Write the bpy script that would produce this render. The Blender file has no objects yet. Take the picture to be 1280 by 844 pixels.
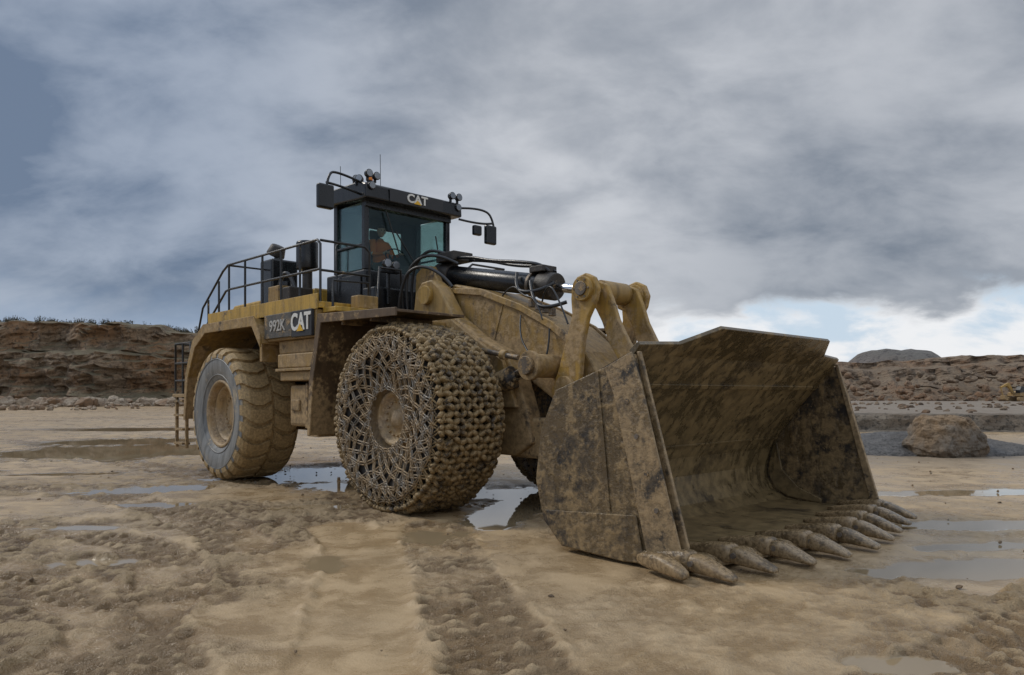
import bpy, bmesh, math, random
import numpy as np
from mathutils import Vector, Matrix, noise
random.seed(7); np.random.seed(7)
scene = bpy.context.scene
COL = scene.collection
rad = math.radians

# ------------------------------------------------------------------ node helper
class NT:
    def __init__(s, tree): s.t = tree; s.n = tree.nodes; s.l = tree.links
    def new(s, typ, **kw):
        n = s.n.new(typ)
        for k, v in kw.items(): setattr(n, k, v)
        return n
    def put(s, inp, val):
        if val is None: return
        if isinstance(val, bpy.types.NodeSocket): s.l.new(val, inp)
        else:
            if isinstance(val, (tuple, list)) and len(val) == 3 and inp.type == 'RGBA': val = (*val, 1)
            inp.default_value = val
    def m(s, op, a, b=None, c=None, clamp=False):
        n = s.new('ShaderNodeMath', operation=op); n.use_clamp = clamp
        s.put(n.inputs[0], a); s.put(n.inputs[1], b); s.put(n.inputs[2], c)
        return n.outputs[0]
    def mix(s, f, a, b, mode='MIX'):
        n = s.new('ShaderNodeMix', data_type='RGBA', blend_type=mode)
        s.put(n.inputs[0], f); s.put(n.inputs[6], a); s.put(n.inputs[7], b)
        return n.outputs[2]
    def noise(s, vec, scale, detail=5, rough=.55, dist=0.0):
        n = s.new('ShaderNodeTexNoise')
        s.put(n.inputs['Vector'], vec); n.inputs['Scale'].default_value = scale
        n.inputs['Detail'].default_value = detail; n.inputs['Roughness'].default_value = rough
        n.inputs['Distortion'].default_value = dist
        return n.outputs[0]
    def ss(s, v, a, b, o0=0., o1=1.):
        n = s.new('ShaderNodeMapRange', interpolation_type='SMOOTHSTEP')
        s.put(n.inputs[0], v); n.inputs[1].default_value = a; n.inputs[2].default_value = b
        n.inputs[3].default_value = o0; n.inputs[4].default_value = o1
        return n.outputs[0]
    def mapping(s, vec, scale=(1,1,1), loc=(0,0,0), rot=(0,0,0)):
        n = s.new('ShaderNodeMapping'); s.put(n.inputs[0], vec)
        n.inputs['Scale'].default_value = scale; n.inputs['Location'].default_value = loc
        n.inputs['Rotation'].default_value = rot
        return n.outputs[0]
    def bump(s, h, strength, dist=.02, normal=None):
        n = s.new('ShaderNodeBump'); s.put(n.inputs['Height'], h)
        s.put(n.inputs['Strength'], strength); n.inputs['Distance'].default_value = dist
        if normal is not None: s.put(n.inputs['Normal'], normal)
        return n.outputs[0]

def new_mat(name):
    m = bpy.data.materials.new(name); m.use_nodes = True
    nt = NT(m.node_tree); p = m.node_tree.nodes['Principled BSDF']
    tc = nt.new('ShaderNodeTexCoord')
    return m, nt, p, tc

MUD = (.31, .208, .10)
def mud_mat(name, base, amount=.5, scale=1.6, rough=.5, zmud=.12, metallic=0., dark=None, darkamt=.3, dscale=3.2, bump=.25, mud=MUD, spots=True, streak=.25):
    m, nt, p, tc = new_mat(name)
    o = tc.outputs['Object']
    sx = nt.new('ShaderNodeSeparateXYZ'); nt.put(sx.inputs[0], o)
    n1 = nt.noise(o, scale, 6, .66, .3)
    n2 = nt.noise(o, scale*9, 5, .65)
    st = nt.noise(nt.mapping(o, (6, 6, .7)), 1.5, 4, .6)
    f = nt.m('ADD', n1, nt.m('MULTIPLY', nt.m('SUBTRACT', n2, .5), .5))
    f = nt.m('ADD', f, nt.m('MULTIPLY', nt.m('SUBTRACT', st, .5), streak*1.4))
    if zmud: f = nt.m('ADD', f, nt.m('MULTIPLY', nt.m('SUBTRACT', 2.2, sx.outputs[2]), zmud))
    th = .95 - amount*.9
    fac = nt.ss(f, th-.10, th+.10)
    mudc = nt.mix(nt.ss(n2, .3, .7), tuple(c*.66 for c in mud), tuple(c*1.3 for c in mud))
    basec = nt.mix(nt.ss(st, .35, .7), base, tuple(c*.55 for c in base))
    col = nt.mix(fac, basec, mudc)
    if dark is not None:
        n3 = nt.noise(nt.mapping(o, loc=(3.1, 7.7, 1.2)), dscale, 7, .74, .2)
        dth = .72-darkamt*.5
        df = nt.m('MULTIPLY', nt.ss(n3, dth-.06, dth+.06), nt.ss(n1, .35, .6))
        col = nt.mix(df, col, dark)
    if spots:
        v = nt.new('ShaderNodeTexVoronoi'); nt.put(v.inputs['Vector'], nt.mapping(o, (1, 1, .75))); v.inputs['Scale'].default_value = 22
        sp = nt.m('MULTIPLY', nt.ss(v.outputs['Distance'], .20, .10), nt.ss(n1, .5, .6))
        col = nt.mix(nt.m('MULTIPLY', sp, .7), col, tuple(c*1.5 for c in mud))
    nt.put(p.inputs['Base Color'], col)
    nt.put(p.inputs['Roughness'], nt.m('ADD', nt.m('MULTIPLY', fac, .22), nt.m('ADD', rough-.15, nt.m('MULTIPLY', n2, .25))))
    p.inputs['Metallic'].default_value = metallic
    h = nt.m('ADD', nt.m('MULTIPLY', n2, .9), nt.m('MULTIPLY', fac, .4))
    nt.put(p.inputs['Normal'], nt.bump(h, bump, .03))
    return m

M = {}
M['yellow'] = mud_mat('muddy_yellow_paint', (.40, .24, .055), .54, 1.3, .5, dark=(.07,.05,.03), darkamt=.2)
M['yellow2'] = mud_mat('yellow_paint', (.50, .30, .045), .48, 2.2, .45, dark=(.06,.045,.03), darkamt=.18)
M['tan'] = mud_mat('mud_caked_paint', (.34, .21, .065), .58, 1.4, .5, dark=(.06,.042,.026), darkamt=.27)
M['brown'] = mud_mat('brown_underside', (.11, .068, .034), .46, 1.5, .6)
M['dark'] = mud_mat('dark_frame', (.035, .028, .022), .44, 2.2, .55)
M['black'] = mud_mat('black_paint', (.010, .011, .013), .22, 2.0, .32, zmud=.04, spots=False, bump=.08)
M['rail'] = mud_mat('rail_paint', (.018, .018, .018), .3, 3, .4, zmud=.03, spots=False)
M['bucket_in'] = mud_mat('bucket_interior_steel', (.105, .076, .037), .46, .8, .24, zmud=.12, metallic=.05, dark=(.052,.037,.02), darkamt=.28, dscale=1.4, bump=.22, mud=(.20,.142,.068), streak=.8)
M['bucket_out'] = mud_mat('bucket_worn_steel', (.125, .086, .042), .48, 1.6, .28, zmud=.04, metallic=.05, dark=(.022,.018,.015), darkamt=.42, dscale=2.6, bump=.4, mud=(.23,.158,.076), streak=.5)
M['bucket_front'] = mud_mat('bucket_edge_plate', (.17, .118, .058), .56, 1.7, .30, zmud=.08, dark=(.03,.025,.02), darkamt=.34, dscale=3.2, bump=.4, mud=(.28,.195,.102), streak=.5)
M['tooth'] = mud_mat('wet_mud_steel', (.12, .082, .042), .58, 3, .08, zmud=0, bump=.3, mud=(.26,.18,.095), spots=False)
M['tyre'] = mud_mat('muddy_rubber', (.15, .105, .052), .78, 2.4, .5, zmud=0, spots=False, mud=(.35,.24,.112))
M['sidewall'] = mud_mat('rubber_sidewall', (.23, .228, .215), .38, 1.1, .5, zmud=0, mud=(.33,.27,.185), spots=True)
M['tyre_dark'] = mud_mat('dark_rubber', (.020, .015, .010), .36, 4, .6, zmud=0, spots=False, mud=(.09,.062,.034))
M['chain'] = mud_mat('muddy_chain_steel', (.065, .046, .027), .56, 6, .30, zmud=0, metallic=.2, spots=False, mud=(.29,.198,.092), bump=.5)
M['chain2'] = mud_mat('chain_steel', (.24, .21, .17), .54, 5, .35, zmud=0, metallic=.3, spots=False, mud=(.27,.19,.105))
M['rim'] = mud_mat('rim_paint', (.40, .265, .12), .5, 2.5, .5, zmud=0, mud=(.36,.26,.155), dark=(.08,.055,.035), darkamt=.22)
M['steel'] = mud_mat('dirty_steel', (.18, .15, .12), .4, 5, .4, zmud=0, metallic=.4)

def plain(name, col, rough=.5, metallic=0., emit=None):
    m, nt, p, tc = new_mat(name)
    n = nt.noise(tc.outputs['Object'], 9, 4)
    nt.put(p.inputs['Base Color'], nt.mix(n, tuple(c*.7 for c in col), tuple(min(1, c*1.2) for c in col)))
    p.inputs['Roughness'].default_value = rough; p.inputs['Metallic'].default_value = metallic
    return m
M['chrome'] = plain('chrome_rod', (.75, .76, .78), .12, 1.)
M['white'] = plain('white_decal', (.70, .68, .62), .5)
M['grey_white'] = plain('faded_decal', (.42, .40, .36), .5)
M['decal_y'] = plain('yellow_decal', (.70, .40, .02), .5)
M['panel'] = plain('black_decal_panel', (.02, .02, .022), .45)
M['panel_g'] = mud_mat('grey_decal_panel', (.09, .083, .07), .4, 4, .5, zmud=0)
M['lens'] = plain('lamp_lens', (.30, .31, .32), .12, .7)
M['amber'] = plain('amber_lens', (.85, .25, .02), .3)
M['hose'] = plain('rubber_hose', (.02, .02, .02), .4)
M['vest'] = plain('orange_vest', (.90, .20, .03), .7)
M['trouser'] = plain('dark_trousers', (.03, .035, .05), .8)
M['skin'] = plain('skin', (.55, .33, .24), .55)
M['hair'] = plain('brown_hair', (.05, .03, .02), .7)
M['seat'] = plain('seat_fabric', (.03, .03, .032), .8)
M['stripe'] = plain('reflective_stripe', (.7, .72, .7), .4)

def glass():
    m = bpy.data.materials.new('tinted_glass'); m.use_nodes = True
    nt = NT(m.node_tree); m.node_tree.nodes.clear()
    out = nt.new('ShaderNodeOutputMaterial'); tr = nt.new('ShaderNodeBsdfTransparent'); gl = nt.new('ShaderNodeBsdfGlossy')
    tr.inputs[0].default_value = (.70, .80, .78, 1); gl.inputs['Roughness'].default_value = .03
    gl.inputs['Color'].default_value = (.8, .9, .92, 1)
    lw = nt.new('ShaderNodeLayerWeight'); lw.inputs[0].default_value = .25
    mx = nt.new('ShaderNodeMixShader')
    nt.l.new(nt.m('ADD', nt.m('MULTIPLY', lw.outputs['Fresnel'], .45), .02, clamp=True), mx.inputs[0])
    nt.l.new(tr.outputs[0], mx.inputs[1]); nt.l.new(gl.outputs[0], mx.inputs[2]); nt.l.new(mx.outputs[0], out.inputs[0])
    return m
M['glass'] = glass()

# ------------------------------------------------------------------ mesh helpers
def empty(name, loc=(0,0,0), rotz=0, parent=None):
    e = bpy.data.objects.new(name, None); e.location = loc; e.rotation_euler = (0, 0, rotz)
    COL.objects.link(e); e.parent = parent; e.empty_display_size = .3
    return e
LOADER = empty('wheel_loader', (-0.16, 12.29, 0), rad(-46))

def obj(name, verts, faces, mat, bevel=0, smooth=False, parent=LOADER, sub=0):
    me = bpy.data.meshes.new(name); me.from_pydata([tuple(v) for v in verts], [], [tuple(f) for f in faces]); 
    bm = bmesh.new(); bm.from_mesh(me); bmesh.ops.recalc_face_normals(bm, faces=bm.faces); bm.to_mesh(me); bm.free()
    o = bpy.data.objects.new(name, me); COL.objects.link(o); o.parent = parent
    if mat: me.materials.append(mat)
    if smooth: me.polygons.foreach_set('use_smooth', [True]*len(me.polygons))
    if bevel:
        b = o.modifiers.new('b', 'BEVEL'); b.width = bevel; b.segments = 2; b.limit_method = 'ANGLE'; b.angle_limit = rad(35)
    if sub:
        s = o.modifiers.new('s', 'SUBSURF'); s.levels = sub; s.render_levels = sub
    return o
class B:
    def __init__(s): s.v = []; s.f = []
    def add(s, vs, fs):
        o = len(s.v); s.v += [tuple(v) for v in vs]; s.f += [tuple(i+o for i in f) for f in fs]
    def box(s, x0, x1, y0, y1, z0, z1):
        s.add([(x0,y0,z0),(x1,y0,z0),(x1,y1,z0),(x0,y1,z0),(x0,y0,z1),(x1,y0,z1),(x1,y1,z1),(x0,y1,z1)],
              [(0,3,2,1),(4,5,6,7),(0,1,5,4),(1,2,6,5),(2,3,7,6),(3,0,4,7)])
    def prism(s, pts, y0, y1):
        n = len(pts)
        s.add([(x,y0,z) for x,z in pts]+[(x,y1,z) for x,z in pts],
              [tuple(range(n)), tuple(range(2*n-1,n-1,-1))]+[(i,(i+1)%n,(i+1)%n+n,i+n) for i in range(n)])
    def cyl(s, p0, p1, r, r2=None, seg=20):
        p0, p1 = Vector(p0), Vector(p1); r2 = r if r2 is None else r2
        d = (p1-p0).normalized(); a = d.orthogonal().normalized(); b = d.cross(a)
        vs = []
        for p, q in ((p0, r), (p1, r2)):
            for i in range(seg):
                t = 2*math.pi*i/seg; vs.append(p+(a*math.cos(t)+b*math.sin(t))*q)
        s.add(vs, [tuple(range(seg)), tuple(range(2*seg-1, seg-1, -1))]+[(i,(i+1)%seg,(i+1)%seg+seg,i+seg) for i in range(seg)])
    def revolve(s, prof, seg=64):
        n = len(prof); vs = []
        for i in range(seg):
            t = 2*math.pi*i/seg
            for r, y in prof: vs.append((r*math.sin(t), y, r*math.cos(t)))
        s.add(vs, [(i*n+j, i*n+j+1, ((i+1)%seg)*n+j+1, ((i+1)%seg)*n+j) for i in range(seg) for j in range(n-1)])
    def ring(s, p0, p1, nrm, w, t, seg=12, cs=5):
        d = p1-p0; L = d.length; d = d.normalized(); sd = nrm.cross(d).normalized(); c = (p0+p1)/2
        h = max(L/2-w/2, 0); vs = []
        for k in range(seg):
            a = 2*math.pi*(k+.5)/seg; ca, sa = math.cos(a), math.sin(a)
            base = c+d*(h*(1 if ca > 0 else -1)+w/2*ca)+sd*(w/2*sa); rd = d*ca+sd*sa
            for q in range(cs):
                b = 2*math.pi*q/cs; vs.append(base+rd*(t*math.cos(b))+nrm*(t*math.sin(b)))
        s.add(vs, [(k*cs+q, k*cs+(q+1)%cs, ((k+1)%seg)*cs+(q+1)%cs, ((k+1)%seg)*cs+q) for k in range(seg) for q in range(cs)])
    def block(s, p0, p1, nrm, w, h):
        d = p1-p0; L = d.length; d = d.normalized(); sd = nrm.cross(d).normalized(); c = (p0+p1)/2
        pr = [(-.5,-.2),(-.5,.35),(-.36,.85),(-.14,1),(.14,1),(.36,.85),(.5,.35),(.5,-.2)]
        n = len(pr); vs = []
        for sg, sc in ((-1, .8), (-.75, 1), (.75, 1), (1, .8)):
            for a, b in pr: vs.append(c+d*(a*L*sc)+nrm*(b*h*sc)+sd*(sg*w/2))
        fs = [tuple(range(n)), tuple(range(4*n-1, 3*n-1, -1))]
        for k in range(3):
            fs += [(k*n+i, k*n+(i+1)%n, (k+1)*n+(i+1)%n, (k+1)*n+i) for i in range(n)]
        s.add(vs, fs)
    def make(s, name, mat, **kw): return obj(name, s.v, s.f, mat, **kw)

def box(name, x0,x1,y0,y1,z0,z1, mat, bevel=.012, **kw):
    b = B(); b.box(x0,x1,y0,y1,z0,z1); return b.make(name, M[mat], bevel=bevel, **kw)
def prism(name, pts, y0, y1, mat, bevel=.012, **kw):
    b = B(); b.prism(pts, y0, y1); return b.make(name, M[mat], bevel=bevel, **kw)
def cyl(name, p0, p1, r, mat, r2=None, seg=28, bevel=.008, **kw):
    b = B(); b.cyl(p0, p1, r, r2, seg); o = b.make(name, M[mat], bevel=bevel, **kw)
    for p in o.data.polygons:
        if len(p.vertices) == 4: p.use_smooth = True
    return o
def tube(name, polys, r, mat, parent=LOADER, smooth=False):
    cu = bpy.data.curves.new(name, 'CURVE'); cu.dimensions = '3D'; cu.bevel_depth = r; cu.bevel_resolution = 3; cu.use_fill_caps = True
    for pts in polys:
        if smooth:
            sp = cu.splines.new('NURBS'); sp.points.add(len(pts)-1); sp.order_u = 3; sp.use_endpoint_u = True
        else:
            sp = cu.splines.new('POLY'); sp.points.add(len(pts)-1)
        for i, q in enumerate(pts): sp.points[i].co = (*q, 1)
    cu.materials.append(M[mat])
    o = bpy.data.objects.new(name, cu); COL.objects.link(o); o.parent = parent
    return o
def text(name, s, size, loc, rot, mat, ext=.006, bold=.012, sx=1.):
    cu = bpy.data.curves.new(name, 'FONT'); cu.body = s; cu.size = size; cu.extrude = ext; cu.offset = bold*size
    cu.align_x = 'CENTER'; cu.align_y = 'CENTER'; cu.materials.append(M[mat])
    o = bpy.data.objects.new(name, cu); COL.objects.link(o); o.parent = LOADER
    o.location = loc; o.rotation_euler = rot; o.scale = (sx, 1, 1); return o

# ------------------------------------------------------------------ WHEELS (axis y, outer face -y)
def wheel_objs(name, parts, loc, rotz, spin):
    w = empty(name, loc, rotz, LOADER)
    for pn, me in parts:
        o = bpy.data.objects.new(pn, me); COL.objects.link(o); o.parent = w; o.rotation_euler = (0, spin, 0)
def mesh_of(b, name, mat, smooth=False):
    o = b.make(name, M[mat], smooth=smooth); me = o.data; bpy.data.objects.remove(o); return me

half = [(1.27,0),(1.27,.40),(1.25,.50),(1.18,.565),(1.05,.585),(.88,.57),(.74,.52),(.66,.46),(.62,.44)]
def tyre_profile(scale=1.0):
    return [(r*scale, y) for r, y in reversed(half)] + [(r*scale, -y) for r, y in half[1:]]
b = B(); b.revolve(tyre_profile(), 96); rear_body = mesh_of(b, 'rubber', 'tyre', True)
b = B(); b.revolve([(1.20,-.562),(1.17,-.578),(1.05,-.595),(.88,-.580),(.76,-.535),(.67,-.48),(.64,-.455)], 96)
b.revolve([(1.115,-.590),(1.11,-.602),(1.10,-.604),(1.09,-.598)], 96)
b.revolve([(.80,-.548),(.795,-.562),(.78,-.56),(.775,-.545)], 96)
rear_side = mesh_of(b, 'sidewall', 'sidewall', True)
b = B(); NL = 24; pitch = 2*math.pi/NL
lp = [(1.335,.035),(1.335,.2),(1.335,.36),(1.325,.47),(1.285,.545),(1.21,.59),(1.13,.60)]
for side in (1, -1):
    for i in range(NL):
        t0 = i*pitch+(pitch/2 if side > 0 else 0)
        vs = []; na = 4
        for a in range(na+1):
            for j, (r, y) in enumerate(lp):
                wd = .72 if j < 4 else .62
                tt = t0+pitch*wd*((a/na)-.5)+ (.10*math.sin(y*5.5))
                for rr in (0, .085):
                    R = r-rr*(1 if j < 5 else .5); Y = (y-rr*(0 if j < 4 else .45))
                    vs.append((R*math.sin(tt), Y*side, R*math.cos(tt)))
        n = len(lp); idx = lambda a, j, k: (a*n+j)*2+k
        fs = []
        for a in range(na):
            for j in range(n-1): fs.append((idx(a,j,0), idx(a+1,j,0), idx(a+1,j+1,0), idx(a,j+1,0)))
            fs.append((idx(a,0,0), idx(a+1,0,0), idx(a+1,0,1), idx(a,0,1)))
            fs.append((idx(a,n-1,0), idx(a+1,n-1,0), idx(a+1,n-1,1), idx(a,n-1,1)))
        for a in (0, na):
            for j in range(n-1): fs.append((idx(a,j,0), idx(a,j+1,0), idx(a,j+1,1), idx(a,j,1)))
        b.add(vs, fs)
lugs = mesh_of(b, 'tread_lugs', 'tyre')
b = B()
b.revolve([(.68,-.47),(.69,-.50),(.665,-.515),(.63,-.51),(.61,-.46),(.60,-.36),(.585,-.33),(.57,-.36),(.555,-.38),(.53,-.37),(.50,-.27),(.46,-.22),(.42,-.20),(.30,-.20),(.27,-.235),(.24,-.26),(.0,-.265)], 72)
for i in range(24):
    t = 2*math.pi*i/24; b.cyl((.37*math.sin(t), -.19, .37*math.cos(t)), (.37*math.sin(t), -.235, .37*math.cos(t)), .018, seg=6)
b.revolve([(.62,.40),(.5,.38),(.3,.3),(.0,.3)], 40)
rim = mesh_of(b, 'rim', 'rim', True)
def P(r, y, th): return Vector((r*math.sin(th), y, r*math.cos(th)))
def jit(a): return random.uniform(-a, a)
bt = B(); bs = B(); N = 46; NRW = 10
rows = [((1.312 if abs(-.49+.98*i/(NRW-1)) < .4 else 1.295), -.49+.98*i/(NRW-1), i % 2) for i in range(NRW)]
for i, (r, y, st) in enumerate(rows):
    for j in range(N):
        th = 2*math.pi*(j+.5*st)/N+jit(.012)
        p = P(r+jit(.008), y+jit(.008), th); nr = P(1, 0, th)
        tv = Vector((math.cos(th), 0, -math.sin(th)))
        bt.ring(p-tv*.044+nr*.014, p+tv*.044+nr*.014, nr, .084, .027, 10, 5)
        if i+1 < len(rows):
            r2, y2 = rows[i+1][:2]
            for dd in (-.5, .5):
                th2 = th+dd*2*math.pi/N
                q = P(r2, y2, th2); nm = (P(1, 0, (th+th2)/2)+Vector((jit(.14), jit(.14), jit(.14)))).normalized()
                a = p.lerp(q, .0); c = p.lerp(q, 1.)
                bt.block(a, c, nm, .068+jit(.008), .096+jit(.02))
srows = [(1.265,.555,46,0),(1.18,.600,46,1),(1.09,.612,46,0),(1.0,.615,46,1),(.90,.605,23,0),(.80,.58,23,1),(.69,.55,23,0),(.57,.53,23,1),(.45,.52,23,0)]
for side in (-1, 1):
    prev = [(P(1.29, .49*side, 2*math.pi*(j+.5)/46)) for j in range(46)]; pn = 46
    for i, (r, y, n, st) in enumerate(srows):
        cur = []
        for j in range(n):
            th = 2*math.pi*(j+.5*st)/n+jit(.022); rr = r+jit(.024)
            cur.append(P(rr, (y+jit(.008))*side, th))
        for j, q in enumerate(cur):
            nr = Vector((0, side, 0)) if i > 0 else (Vector((0, side, 0))+P(1, 0, 2*math.pi*(j+.5*st)/n)).normalized()
            near = sorted(range(pn), key=lambda a: (prev[a]-q).length)[: (2 if pn == n else 3)]
            bb = bs if i > 1 else bt
            bb.ring(q-Vector((0,0,.028)), q+Vector((0,0,.028)), nr, .056, .017, 8, 4)
            for a in near:
                if i == 0: bt.block(prev[a].lerp(q, .05), prev[a].lerp(q, .95), nr, .06, .075)
                else: (bs if i > 1 else bt).ring(prev[a].lerp(q, .08)+nr*jit(.01), prev[a].lerp(q, .92)+nr*jit(.01), nr, .042, .0155, 8, 4)
            if i in (1, 3, 5) and n:
                q2 = cur[(j+1) % n]; 
                if j % 2 == 0 or i < 4: bs.ring(q.lerp(q2, .12), q.lerp(q2, .88), nr, .038, .014, 8, 4)
        prev = cur; pn = n
    for j in range(23):
        t0, t1 = 2*math.pi*j/23, 2*math.pi*(j+1)/23
        bs.ring(P(.45,.525*side,t0+.02), P(.45,.525*side,t1-.02), Vector((0,side,0)), .04, .013, 8, 4)
chain_t = mesh_of(bt, 'tread_chain', 'chain', True); chain_s = mesh_of(bs, 'sidewall_chain', 'chain2', True)
b = B(); b.revolve([(r*.995, y) for r, y in tyre_profile()], 96); front_body = mesh_of(b, 'rubber', 'tyre_dark', True)
b = B(); b.revolve([(.68,-.46),(.67,-.49),(.62,-.49),(.60,-.40),(.56,-.33),(.50,-.30),(.44,-.30),(.42,-.38),(.38,-.42),(.34,-.40),(.32,-.34),(.14,-.33),(.12,-.38),(0,-.39)], 72)
for i in range(16):
    t = 2*math.pi*i/16; b.cyl((.25*math.sin(t), -.33, .25*math.cos(t)), (.25*math.sin(t), -.365, .25*math.cos(t)), .018, seg=6)
b.revolve([(.62,.40),(.5,.38),(.3,.3),(.0,.3)], 40)
frim = mesh_of(b, 'rim', 'rim', True)
fp = [('rubber', front_body), ('tread_chain', chain_t), ('sidewall_chain', chain_s), ('rim', frim)]
rp = [('rubber', rear_body), ('sidewall', rear_side), ('tread_lugs', lugs), ('rim', rim)]
WY = 1.78
wheel_objs('front_wheel_right', fp, (0, -WY, 1.335), 0, .3)
wheel_objs('front_wheel_left', fp, (0, WY, 1.335), math.pi, .1)
wheel_objs('rear_wheel_right', rp, (-5.89, -WY, 1.30), 0, .2)
wheel_objs('rear_wheel_left', rp, (-5.89, WY, 1.30), math.pi, .0)

# ------------------------------------------------------------------ BUCKET
side = [(4.51,2.10),(4.60,1.75),(5.02,.22),(5.03,.05),(4.38,.012),(3.55,.05),(3.28,.30),(3.16,.74),(3.24,1.3),(3.46,1.74)]
for nm, y0, y1 in (('bucket_side_right', -2.46, -2.40), ('bucket_side_left', 2.40, 2.46)):
    prism(nm, side, y0, y1, 'bucket_out', .01)
for s in (-1, 1):
    y0, y1 = sorted((s*2.463, s*2.487))
    prism('side_edge_plate', [(4.50,2.12),(4.62,1.80),(5.07,.24),(5.08,.04),(4.72,.03),(4.28,1.70),(4.16,1.97)], y0, y1, 'bucket_front', .008)
    prism('side_wear_plate', [(4.66,.04),(4.56,.50),(3.32,.42),(3.40,.24),(3.58,.065),(4.38,.025)], y0, y1, 'bucket_out', .008)
    prism('side_rib', [(4.02,1.92),(4.07,1.95),(4.23,.50),(4.18,.50)], *sorted((s*2.463, s*2.475)), 'bucket_out', .005)
    prism('cheek_edge', [(4.50,2.125),(4.545,2.125),(5.10,.25),(5.11,.035),(5.035,.035),(4.98,.25)], *sorted((s*2.36, s*2.3975)), 'bucket_front', .01)
    for t in (.15,.38,.62,.85):
        x = 4.38+(4.88-4.38)*t; z = 1.85+(.35-1.85)*t
        cyl('plate_bolt', (x, s*2.485, z), (x, s*2.497, z), .028, 'steel', seg=6, bevel=0)
inner = [(4.50,2.12),(4.25,1.83),(3.97,1.50),(3.72,1.17),(3.52,.86),(3.44,.60),(3.46,.40),(3.56,.24),(3.76,.13),(4.1,.085),(5.0,.075)]
outer = [(5.0,.03),(4.38,.016),(3.58,.055),(3.30,.31),(3.19,.74),(3.27,1.29),(3.49,1.72),(4.44,2.13)]
b = B()
ny = 40; prof = inner+outer; n = len(prof)
vs = [(x, -2.398+4.796*k/ny, z) for k in range(ny+1) for x, z in prof]
fs = [(k*n+i, k*n+(i+1)%n, (k+1)*n+(i+1)%n, (k+1)*n+i) for k in range(ny) for i in range(n)]
b.add(vs, fs); sh = b.make('bucket_shell', M['bucket_in'], smooth=False)
gy = [(-2.40, 4.51, 2.14, 4.55, 2.19), (-1.75, 4.51, 2.14, 4.60, 2.22), (-1.35, 4.51, 2.14, 4.86, 2.39), (1.35, 4.51, 2.14, 4.86, 2.39), (1.78, 4.51, 2.14, 4.60, 2.22), (2.40, 4.51, 2.14, 4.55, 2.19)]
vs = []; 
for y, x0, z0, x1, z1 in gy: vs += [(x0-.05, y, z0-.06), (x1, y, z1), (x1-.03, y, z1+.035), (x0-.10, y, z0)]
fs = [(k*4+i, k*4+(i+1) % 4, (k+1)*4+(i+1) % 4, (k+1)*4+i) for k in range(5) for i in range(4)]+[(0,1,2,3),(20,21,22,23)]
obj('spill_guard', vs, fs, M['bucket_in'], bevel=.006)
def inner_strip(name, i0, t0, t1, y0, y1, th, mat):
    a = Vector((inner[i0][0], inner[i0][1])); c = Vector((inner[i0+1][0], inner[i0+1][1])); d = c-a
    nrm = Vector((-d.y, d.x)).normalized()
    if nrm.x < 0: nrm = -nrm
    p, q = a+d*t0, a+d*t1
    prism(name, [(p.x, p.y), (q.x, q.y), (q.x+nrm.x*th, q.y+nrm.y*th), (p.x+nrm.x*th, p.y+nrm.y*th)], y0, y1, mat, .006)
inner_strip('weld_strip', 1, .05, .20, -2.39, 2.39, .02, 'bucket_in')
inner_strip('weld_strip', 3, .4, .5, -2.39, 2.39, .012, 'bucket_in')
for k in range(5):
    y0 = -2.35+k*.945
    b = B(); b.box(4.05, 4.98, y0, y0+.92, .088, .104); b.make('floor_wear_plate', M['bucket_in'], bevel=.008)
for s in (-1, 1):
    prism('corner_gusset', [(3.47,.5),(3.60,.25),(3.8,.15),(4.3,.10),(4.3,.16),(3.95,.30),(3.70,.55),(3.62,.95),(3.56,.92)], *sorted((s*2.36, s*2.397)), 'bucket_in', .008)
def xedge(y): return 5.10+.38*(1-max(abs(y)-.3, 0)/2.15)
pts = [(-2.47,xedge(2.47)),(-1.2,xedge(1.2)),(-.3,xedge(.3)),(.3,xedge(.3)),(1.2,xedge(1.2)),(2.47,xedge(2.47))]
nn = len(pts); vs = []
for y, x in pts: vs += [(4.96, y, .030), (x, y, .022), (x-.005, y, .055), (x-.10, y, .107), (4.96, y, .107)]
fs = [(k*5+i, k*5+(i+1) % 5, (k+1)*5+(i+1) % 5, (k+1)*5+i) for k in range(nn-1) for i in range(5)]+[(0,1,2,3,4), tuple(range((nn-1)*5, nn*5))]
obj('cutting_edge', vs, fs, M['tooth'], bevel=.008)
def loft(b, secs, y, sk=0, k=12, pw=.55, jt=.004):
    vs = []
    for x, zc, w, h in secs:
        for i in range(k):
            t = 2*math.pi*(i+.5)/k; c, s_ = math.cos(t), math.sin(t)
            cx = math.copysign(abs(c)**pw, c); sz = math.copysign(abs(s_)**pw, s_)
            vs.append((x, y+cx*w/2+sk*(x-secs[0][0])+jit(jt), max(.006, zc+sz*h/2+jit(jt))))
    fs = [tuple(range(k)), tuple(range(len(vs)-1, len(vs)-k-1, -1))]
    for a in range(len(secs)-1): fs += [(a*k+i, a*k+(i+1) % k, (a+1)*k+(i+1) % k, (a+1)*k+i) for i in range(k)]
    b.add(vs, fs)
ty = [-2.42,-1.83,-1.22,-.61,0,.61,1.22,1.83,2.42]
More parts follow.
